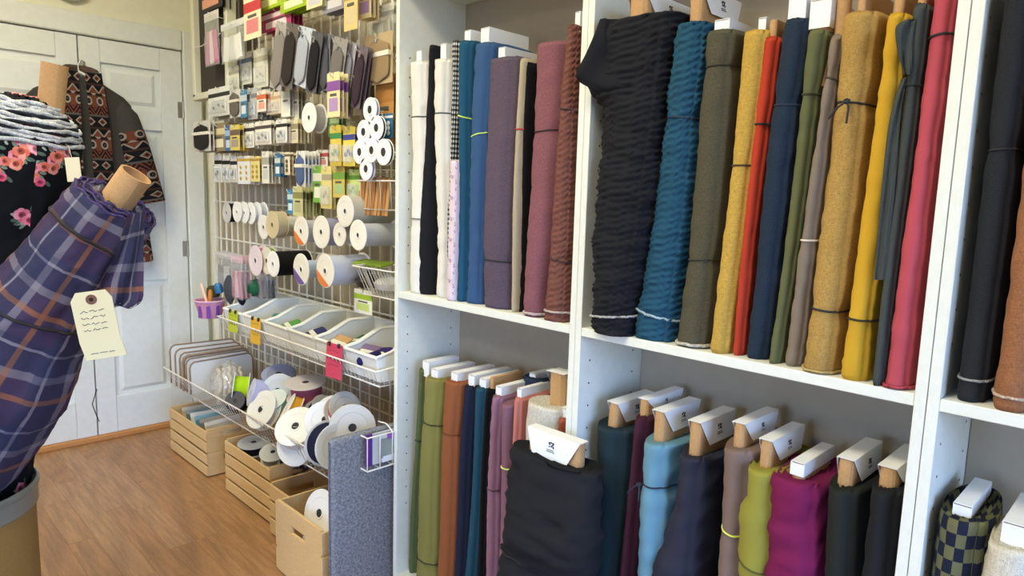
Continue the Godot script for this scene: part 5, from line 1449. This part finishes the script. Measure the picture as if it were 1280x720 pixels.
# ---------------------------------------------------------------- rolls in the bin, cardigan on the door
func make_prints() -> void:
	img_tex("gingham", 64, 64, func(x, y):
		var a := 1 if x % 64 < 32 else 0
		var b := 1 if y % 64 < 32 else 0
		var g: float = [0.9, 0.42, 0.06][a + b]
		return Color(g, g, g))
	img_tex("chequer", 64, 64, func(x, y):
		var k := (1 if x < 32 else 0) ^ (1 if y < 32 else 0)
		var f := 0.92 + 0.08 * sin(x * 1.6) * sin(y * 1.6)
		return (Color("6f7050") if k else Color("23273a")) * f)
	var spots := func(key: String, ground: Color, n: int, sz: int, pal: Array, leaf: Array, seed_: int, rmin: float, rmax: float, clusters: int):
		var im := Image.create(sz, sz, false, Image.FORMAT_RGB8)
		im.fill(ground)
		var q := RandomNumberGenerator.new()
		q.seed = seed_
		var disc := func(cx: float, cy: float, r: float, col: Color, sx := 1.0, ang := 0.0):
			var ri := int(r + 1)
			for dy in range(-ri, ri + 1):
				for dx in range(-ri, ri + 1):
					var v := Vector2(dx, dy).rotated(-ang)
					v.y *= sx
					if v.length() <= r:
						im.set_pixel(posmod(int(cx) + dx, sz), posmod(int(cy) + dy, sz), col)
		for c in clusters:
			var cc := Vector2(q.randf() * sz, q.randf() * sz)
			for l in n:
				var a := q.randf() * TAU
				var p := cc + Vector2.from_angle(a) * rmax * q.randf_range(1.0, 2.6)
				disc.call(p.x, p.y, rmax * q.randf_range(0.35, 0.6), leaf[q.randi() % leaf.size()], 2.0, a)
			for f in n / 2:
				var p := cc + Vector2.from_angle(q.randf() * TAU) * rmax * q.randf_range(0.0, 1.8)
				var r := q.randf_range(rmin, rmax)
				var base: Color = pal[q.randi() % pal.size()]
				for k in 6:
					var a := TAU * k / 6 + q.randf()
					disc.call(p.x + cos(a) * r * 0.6, p.y + sin(a) * r * 0.6, r * 0.55, base.lightened(q.randf_range(0.0, 0.35)))
				disc.call(p.x, p.y, r * 0.5, base.darkened(0.25))
				disc.call(p.x + r * 0.1, p.y, r * 0.22, base.darkened(0.5))
		tex[key] = ImageTexture.create_from_image(im)
	spots.call("floral", Color("0e1014"), 12, 512, [Color("c85068"), Color("d87a84"), Color("c8604c"), Color("b83c5c")], [Color("6f7f70"), Color("8a9488"), Color("4a5c50")], 3, 12.0, 22.0, 11)
	spots.call("lilac", Color("d8c8d2"), 8, 128, [Color("c8a0b8"), Color("b89ab8")], [Color("b0b098"), Color("c8b87a")], 6, 4.0, 8.0, 6)
	img_tex("plaid", 256, 256, func(x, y):
		var base := Color("42374f")
		var f := func(v: int) -> int:     # bands across one repeat
			if v >= 46 and v < 62: return 3   # orange
			if v >= 110 and v < 134: return 1 # grey band
			if v >= 134 and v < 196: return 4 # navy
			if v >= 196 and v < 205: return 2 # thin grey line
			if v >= 205 and v < 226: return 4
			return 0
		var cols := [base, Color("7b7680"), Color("8a8890"), Color("8a5a42"), Color("34364e")]
		var a: int = f.call(x)
		var b: int = f.call(y)
		var tw := 0.5 if (x + y) % 4 < 2 else 0.42
		var c: Color = cols[a].lerp(cols[b], 0.5) if a != 0 and b != 0 else (cols[a] if b == 0 else cols[b]).lerp(base, 0.25)
		if (a == 3) or (b == 3):
			c = c.lerp(cols[3], 0.3)
		return c * (0.94 + 0.12 * (tw - 0.42) / 0.08 * 0.5))
	# blanket-pattern bands: zigzags, ovals and diamonds in rust, cream, black and brown
	var q := noise(9, 0.3, 2)
	img_tex("blanket", 128, 512, func(x, y):
		var rust := Color("6e3d2e")
		var brown := Color("3c2a22")
		var black := Color("16151a")
		var cream := Color("978e80")
		var grey := Color("57534e")
		var v: int = y % 256
		var c := brown
		var u := absf(fmod(float(x), 64.0) - 32.0)      # 0..32
		if v < 70:
			c = rust if u > 16.0 else brown
			var e := Vector2((fmod(float(x), 64.0) - 32.0) / 20.0, (v - 35) / 27.0).length()
			if e < 1.0: c = cream
			if e < 0.55: c = black
			if e < 0.2: c = grey
		elif v < 82:
			c = cream if u + (v - 70) > 26.0 else black
		elif v < 126:
			var zz := absf(u - (v - 82) * 0.75)
			c = rust if u > (v - 82) * 0.75 else black
			if zz < 5.0: c = cream
		elif v < 140:
			c = brown
		elif v < 200:
			c = black
			if u + absf(v - 170) < 26.0: c = cream
			if u + absf(v - 170) < 17.0: c = rust
			if u + absf(v - 170) < 8.0: c = black
		elif v < 212:
			c = grey
		else:
			c = black if (u + v * 0.6) - floorf((u + v * 0.6) / 18.0) * 18.0 < 9.0 else rust
		var g := 0.9 + 0.2 * q.get_noise_2d(x * 3, y * 3)
		return c * g)

# a roll of cloth about a cardboard tube: radius by share of length, axis = local y
func roll(t: Node3D, called: String, m: Material, prof: Array, seed_: int, amp: float, n := 56, uvr := 0.14) -> Callable:
	var nz := noise(seed_, 1.0, 3)
	var st := begin()
	var h: float = prof[-1].y
	var ring_at := func(y: float, grow := 0.0) -> PackedVector3Array:
		var r: float = prof[-1].x
		for i in prof.size() - 1:
			if y >= prof[i].y and y <= prof[i + 1].y:
				r = lerpf(prof[i].x, prof[i + 1].x, smoothstep(prof[i].y, prof[i + 1].y, y))
				break
		var ring := PackedVector3Array()
		for j in n:
			var a := TAU * j / n
			var s := nz.get_noise_3d(cos(a) * 2.2, y * 7, sin(a) * 2.2) * amp * 2 + nz.get_noise_3d(cos(a) * 5, y * 26 + a, sin(a) * 5) * amp
			ring.append(Vector3(cos(a), 0, sin(a)) * (r + s + grow + 0.01 * j / n) + Vector3(0, y, 0))
		return ring
	var rings := []
	var vs := PackedFloat32Array()
	var us := PackedFloat32Array()
	for j in n + 1:
		us.append(TAU * uvr * j / n)
	var rows := 90
	for i in rows + 1:
		rings.append(ring_at.call(h * i / rows))
		vs.append(h * i / rows)
	for k in 5:
		for s in 2:
			var ring: PackedVector3Array = ring_at.call(h, -0.012 - 0.018 * k - 0.009 * s)
			for j in n:
				ring[j].y += (-0.012 if s == 0 else 0.006) + 0.006 * nz.get_noise_2d(j * 2.0, k * 9.0)
			rings.append(ring)
			vs.append(h + 0.01 * (2 * k + s))
	loft(st, rings, us, vs)
	part(called, done(st), m, t)
	return ring_at

func cord_round(t: Node3D, ring: PackedVector3Array, tilt: Vector3, r: float, color: String) -> void:
	var st := begin()
	var pts := []
	for p in ring:
		pts.append(p + Vector3(0, tilt.dot(p - Vector3(0, ring[0].y, 0)), 0))
	tube(st, pts, r, 6, true)
	part("tie_cord", done(st), plain(color, 0.8), t)

func rolls_on_the_left() -> void:
	var C := Vector3(-2.28, 0, -0.155)
	# fibre drum with a grey metal rim
	var d := thing("drum", "tan fibre drum with a grey metal rim, fabric rolls standing in it", "drum", C)
	var st := begin()
	lathe(st, [Vector2(0, 0.001), Vector2(0.212, 0.001), Vector2(0.212, 0.001), Vector2(0.212, 0.55), Vector2(0.212, 0.55), Vector2(0.2, 0.55), Vector2(0.2, 0.55), Vector2(0.2, 0.02), Vector2(0, 0.02)], 48)
	part("drum_wall", done(st), tri_mat("drum_fibre", "96763f", tex["kraft"], Vector3.ONE * 4, 0.7), d)
	st = begin()
	lathe(st, [Vector2(0.213, 0.535), Vector2(0.219, 0.54), Vector2(0.219, 0.585), Vector2(0.224, 0.592), Vector2(0.224, 0.6), Vector2(0.217, 0.606), Vector2(0.206, 0.6), Vector2(0.204, 0.55)], 48)
	part("metal_rim", done(st), plain("8d9492", 0.35, 0.6), d)

	# black flowered roll
	var a0 := C + Vector3(-0.095, 0.06, -0.06)
	var a1: Vector3 = Vector3(-2.137, 1.633, -0.377)
	var ax := (a1 - a0).normalized()
	var t := thing("fabric_roll", "black fabric roll with pink and coral flowers, cardboard tube on top", "fabric roll", a0, basis_y(ax))
	var L := (a1 - a0).length()
	var ring_at: Callable = roll(t, "flowered_cloth", printed("floral", tex["floral"], Vector2(2.6, 2.6)), [Vector2(0.085, 0), Vector2(0.088, 0.5), Vector2(0.116, L * 0.64), Vector2(0.13, L * 0.8), Vector2(0.128, L * 0.92), Vector2(0.112, L * 0.955), Vector2(0.055, L)], 31, 0.006, 56, 0.135)
	for k in 14:
		var s := begin()
		var dark := k == 1 or k == 4 or k == 6 or k == 9
		var pr: PackedVector3Array = ring_at.call(L * (0.938 + 0.0043 * k), 0.002)
		var pts := []
		for j in pr.size():
			pts.append(pr[j] + Vector3(0, 0.003 * sin(j * 0.7 + k * 2), 0))
		tube(s, pts, 0.0045 if dark else 0.006, 6, true)
		part("selvage", done(s), cloth("2a2e36" if dark else "d9dde0", "felt"), t)
	st = begin()
	lathe(st, [Vector2(0.0, L * 0.7), Vector2(0.03, L * 0.7), Vector2(0.03, L + 0.09), Vector2(0.03, L + 0.09), Vector2(0.025, L + 0.09), Vector2(0.025, L + 0.09), Vector2(0.025, L * 0.72)], 24)
	part("cardboard_tube", done(st), kraft(), t, Transform3D(Basis.IDENTITY, t.basis.inverse() * Vector3(0.02, 0.0, -0.055)))
	var tg := thing("price_tag", "small cream tag hanging at the flowered roll beside the cardigan", "price tag", Vector3(-2.011, 1.456, -0.448), rot(0, 50, 4))
	part("card", box_mesh(Vector3(0.035, 0.06, 0.001)), plain("ded2ae", 0.8), tg)
	var sg := begin()
	tube(sg, [Vector3(0, 0.028, 0), Vector3(-0.01, 0.06, -0.01), Vector3(-0.05, 0.08, -0.03)], 0.0008, 4)
	part("string", done(sg), plain("cfc7b0", 0.8), tg)
	# shorter flowered roll low in the drum
	var b0 := C + Vector3(0.1, 0.06, -0.02)
	t = thing("fabric_roll", "short flowered roll peeping over the front rim of the drum", "fabric roll", b0, basis_y(Vector3(0.01, 1, 0.0)))
	roll(t, "flowered_cloth", printed("floral", tex["floral"], Vector2(2.2, 2.2)), [Vector2(0.07, 0), Vector2(0.075, 0.49)], 37, 0.004, 40, 0.1)

	# purple plaid roll leaning out over the floor
	a0 = C + Vector3(-0.02, 0.61, 0.05)
	a1 = Vector3(-1.883, 1.38, -0.508)
	ax = (a1 - a0).normalized()
	L = (a1 - a0).length()
	t = thing("fabric_roll", "purple and navy plaid fabric roll leaning out of the drum, cream tag tied on", "fabric roll", a0, basis_y(ax))
	var plaid := printed("plaid", tex["plaid"], Vector2(4.8, 4.8))
	ring_at = roll(t, "plaid_cloth", plaid, [Vector2(0.1, 0), Vector2(0.15, L * 0.06), Vector2(0.182, L * 0.2), Vector2(0.175, L * 0.4), Vector2(0.13, L * 0.62), Vector2(0.106, L * 0.8), Vector2(0.1, L * 0.93), Vector2(0.092, L)], 41, 0.004, 64, 0.13)
	st = begin()
	lathe(st, [Vector2(0.0, L * 0.7), Vector2(0.038, L * 0.7), Vector2(0.038, L + 0.085), Vector2(0.038, L + 0.085), Vector2(0.033, L + 0.085), Vector2(0.033, L + 0.085), Vector2(0.033, L * 0.72)], 24)
	part("cardboard_tube", done(st), kraft(), t)
	cord_round(t, ring_at.call(L * 0.9, 0.002), Vector3(0.1, 0, 0.1), 0.004, "17171c")
	cord_round(t, ring_at.call(L * 0.66, 0.002), Vector3(0.1, 0, -0.15), 0.004, "17171c")
	var fray := begin()
	for k in 3:
		var pr: PackedVector3Array = ring_at.call(L, -0.002 - 0.014 * k)
		var pts := []
		for j in pr.size():
			pts.append(pr[j] + Vector3(0, 0.004 * k + 0.003 * sin(j * 1.1 + k), 0))
		tube(fray, pts, 0.003, 5, true)
	part("selvage", done(fray), cloth("5a4a86", "felt"), t)
	var d0 := 1.83
	cloth_flap_uv("loose_flap", flap_pairs(t, [
		[Vector3(-1.79, 1.352, -0.506), Vector3(-1.818, 1.359, -0.551)], [Vector3(-1.776, 1.293, -0.482), Vector3(-1.8, 1.306, -0.542)], [Vector3(-1.772, 1.238, -0.459), Vector3(-1.782, 1.242, -0.532)],
		[Vector3(-1.776, 1.198, -0.441), Vector3(-1.774, 1.193, -0.526)], [Vector3(-1.779, 1.15, -0.43), Vector3(-1.765, 1.153, -0.521)], [Vector3(-1.778, 1.137, -0.433), Vector3(-1.77, 1.135, -0.501)]]), plaid, t)
	# cream swing tag
	var tp: Vector3 = Vector3(-1.675, 1.191, -0.391)
	tg = thing("swing_tag", "cream manila tag with a reinforced hole and handwriting, on the plaid roll", "swing tag", tp, rot(0, 62, 8))
	var ts := begin()
	slab(ts, [Vector2(-0.028, 0), Vector2(0.03, 0), Vector2(0.04, -0.018), Vector2(0.04, -0.11), Vector2(0.046, -0.15), Vector2(-0.034, -0.15), Vector2(-0.04, -0.11), Vector2(-0.04, -0.018)], -0.0008, 0.0008)
	part("card", done(ts), plain("d3caa2", 0.8), tg)
	part("ring_patch", lathe_mesh("patch", [Vector2(0.004, 0), Vector2(0.011, 0), Vector2(0.011, 0.0012), Vector2(0.004, 0.0012)], 16), plain("6d4a38", 0.8), tg, Transform3D(rot(90, 0, 0), Vector3(0, -0.018, 0.0006)))
	part("tag_hole", lathe_mesh("hole", [Vector2(0, 0), Vector2(0.0045, 0), Vector2(0.0045, 0.0004), Vector2(0, 0.0004)], 12), plain("1e1612", 0.9), tg, Transform3D(rot(90, 0, 0), Vector3(0, -0.018, 0.0016)))
	strokes(tg, 0.07, 0.09, 4, at(0, -0.068, 0.0012), "6f6a66", 0.0008)
	strokes(tg, 0.07, 0.02, 1, at(0.004, -0.142, 0.0012), "6f6a66", 0.0008)
	var th := begin()
	tube(th, [Vector3(-1.81, 0.937, -0.427), Vector3(-1.813, 0.901, -0.416), Vector3(-1.812, 0.881, -0.421), Vector3(-1.81, 0.856, -0.428)], 0.0011, 4)
	var thr := part("loose_thread", done(th), plain("2a2634", 0.9), self)
	tag(thr, "loose dark thread dangling from the plaid roll", "thread")
	cardigan()

func cloth_flap_uv(called: String, pairs: Array, m: Material, parent: Node) -> void:
	var st := begin()
	var nu := 12
	var rows := []
	for s in 2:
		for i in pairs.size():
			var row := PackedVector3Array()
			for j in nu + 1:
				row.append(pairs[i][0].lerp(pairs[i][1], float(j) / nu))
			if s == 0:
				rows.append(row)
	rows = rings_sub(rows, 4)
	var off := func(i: int, j: int) -> Vector3:
		var p: Vector3 = rows[i][j]
		var q: Vector3 = (rows[mini(i + 1, rows.size() - 1)][j] - rows[maxi(i - 1, 0)][j]).cross(rows[i][nu] - rows[i][0]).normalized()
		return q * 0.012 * sin(j * 0.9 + i * 0.25) * (float(i) / rows.size())
	for i in rows.size() - 1:
		for j in nu:
			var a: Vector3 = rows[i][j] + off.call(i, j)
			var b: Vector3 = rows[i][j + 1] + off.call(i, j + 1)
			var c: Vector3 = rows[i + 1][j + 1] + off.call(i + 1, j + 1)
			var d: Vector3 = rows[i + 1][j] + off.call(i + 1, j)
			var u := func(k: int, l: int) -> Vector2: return Vector2(l * 0.013 + 0.05, -k * 0.012)
			var n := (c - a).cross(b - d).normalized() * 0.002
			quad(st, d + n, c + n, b + n, a + n, 1, u.call(i + 1, j), u.call(i + 1, j + 1), u.call(i, j + 1), u.call(i, j))
			quad(st, d - n, a - n, b - n, c - n, 2, u.call(i + 1, j), u.call(i, j), u.call(i, j + 1), u.call(i + 1, j + 1))
	part(called, done(st), m, parent)

# long cardigan on a white hanger over the top of the closet door; local x = along the door (towards the gridwall), z = into the room
func cardigan() -> void:
	var t := thing("cardigan", "grey and rust blanket patterned cardigan hanging on the closet door", "cardigan", Vector3(-4.13, 1.0, -0.97), rot(0, 90, 0))
	var grey := cloth("4d4a45", "heather")
	var pat := printed("blanket", tex["blanket"], Vector2(4.2, 2.4))
	var rings := []
	var us := PackedFloat32Array()
	var vs := PackedFloat32Array()
	var n := 40
	for j in n + 1:
		us.append(float(j) / n)
	for i in 26:
		var k := float(i) / 25
		var y := k * 0.96
		var w := lerpf(0.31, 0.235, minf(1.0, k / 0.9))
		if k > 0.9:
			w = lerpf(0.235, 0.07, (k - 0.9) / 0.1)
		var dz := lerpf(0.055, 0.04, k)
		var ring := PackedVector3Array()
		for j in n:
			var a := TAU * j / n
			var f := 1.0 + 0.16 * (1 - k) * sin(a * 7.0)
			ring.append(Vector3(cos(a) * w, y + (0.012 * cos(a * 2) if k < 0.05 else 0.0), sin(a) * dz * f))
		rings.append(ring)
		vs.append(y)
	var st := begin()
	loft(st, rings, us, vs)
	part("body", done(st), grey, t)
	# patterned hem and the two sleeves
	st = begin()
	var hr := []
	var hv := PackedFloat32Array()
	var hu := PackedFloat32Array()
	for j in n + 1:
		hu.append(1.6 * j / n)
	for i in 9:
		var ring := PackedVector3Array()
		for j in n:
			var p: Vector3 = rings[i][j]
			ring.append(Vector3(p.x * 1.02, p.y - 0.004, p.z * 1.1))
		hr.append(ring)
		hv.append(rings[i][0].y)
	loft(st, hr, hu, hv, true, false)
	part("patterned_hem", done(st), pat, t)
	for s in [-1.0, 1.0]:
		var path := [Vector3(s * 0.165, 0.85, 0.0), Vector3(s * 0.205, 0.77, 0.012), Vector3(s * 0.24, 0.63, 0.016), Vector3(s * 0.275, 0.47, 0.018), Vector3(s * 0.3, 0.33, 0.02)]
		var sr := [0.04, 0.066, 0.072, 0.076, 0.082]
		for half in 2:
			st = begin()
			var rg := []
			var sv := PackedFloat32Array()
			var su := PackedFloat32Array()
			for j in 25:
				su.append(0.5 * j / 24)
			for i in range(0, 11):
				var k := (float(i) / 10) * 0.5 + half * 0.5
				if half == 1:
					k = 0.36 + (float(i) / 10) * 0.64
				else:
					k = (float(i) / 10) * 0.4
				var q := k * 4.0
				var i0 := mini(int(q), 3)
				var c: Vector3 = path[i0].lerp(path[i0 + 1], q - i0)
				var r: float = lerpf(sr[i0], sr[i0 + 1], q - i0) + 0.002 * half
				var dir: Vector3 = (path[i0 + 1] - path[i0]).normalized()
				var u := Vector3(0, 0, 1).cross(dir).normalized()
				var v := u.cross(dir)
				var ring := PackedVector3Array()
				for j in 24:
					var a := TAU * j / 24
					ring.append(c + u * cos(a) * r + v * sin(a) * r * 0.62)
				rg.append(ring)
				sv.append(k * 0.6)
			loft(st, rg, su, sv, half == 0, half == 1)
			part("sleeve_top" if half == 0 else "patterned_sleeve", done(st), grey if half == 0 else pat, t)
		# front band of the shawl collar, from the neck down each side of the opening
		st = begin()
		var nb := 18
		for i in nb:
			for side in 2:
				var quad_pts := []
				for e in [[i, 0], [i, 1], [i + 1, 1], [i + 1, 0]]:
					var k: float = float(e[0]) / nb
					var y: float = lerpf(0.99, 0.04, k)
					var wi := 0.075 + 0.02 * sin(k * PI)
					var x: float = s * (lerpf(0.015, 0.03, k) + (wi if e[1] == 1 else 0.0))
					var zz: float = lerpf(0.045, 0.068, minf(1.0, k * 4)) + (0.012 if e[1] == 0 else 0.0) * sin(k * PI)
					quad_pts.append([Vector3(x, y, zz - 0.005 * side), Vector2(0.05 + (0.2 if e[1] == 1 else 0.0), 1.0 - k * 0.9)])
				var flip: bool = (s > 0) == (side == 0)
				var o: Array = [3, 2, 1, 0] if flip else [0, 1, 2, 3]
				quad(st, quad_pts[o[0]][0], quad_pts[o[1]][0], quad_pts[o[2]][0], quad_pts[o[3]][0], 1 + side, quad_pts[o[0]][1], quad_pts[o[1]][1], quad_pts[o[2]][1], quad_pts[o[3]][1])
		part("collar_band", done(st), pat, t)
	# back of the collar round the neck
	st = begin()
	var pts := []
	for k in 9:
		var a := lerpf(-0.2, PI + 0.2, k / 8.0)
		pts.append(Vector3(cos(a) * 0.07, 0.985 + 0.02 * sin(a), -0.01 + 0.05 * cos(a * 2) * 0.5))
	tube(st, pts, 0.022, 8)
	part("neck_roll", done(st), pat, t)
	var hg := thing("clothes_hanger", "white hanger hooked over the closet door top, carrying the cardigan", "hanger", Vector3(-4.13, 1.0, -0.97), rot(0, 90, 0))
	st = begin()
	tube(st, [Vector3(-0.2, 0.86, -0.012), Vector3(-0.1, 0.945, -0.012), Vector3(0, 0.99, -0.012), Vector3(0.1, 0.945, -0.012), Vector3(0.2, 0.86, -0.012)], 0.009, 8)
	part("arms", done(st), plain("e6e6e2", 0.4), hg)
	st = begin()
	tube(st, [Vector3(0, 0.99, -0.012), Vector3(0, 1.03, -0.012), Vector3(0.016, 1.05, -0.012), Vector3(0.03, 1.045, -0.02), Vector3(0.036, 1.03, -0.045)], 0.004, 6)
	part("hanger_hook", done(st), plain("c9c9c6", 0.3, 0.6), hg)
	st = begin()
	box(st, Vector3(0.03, 1.025, -0.06), Vector3(0.03, 0.05, 0.006), 0.001)
	tube(st, [Vector3(0.03, 1.03, -0.057), Vector3(0.03, 1.022, -0.035), Vector3(0.03, 1.035, -0.03)], 0.004, 6)
	part("door_hook", done(st), plain("b5b5b0", 0.3, 0.6), hg)
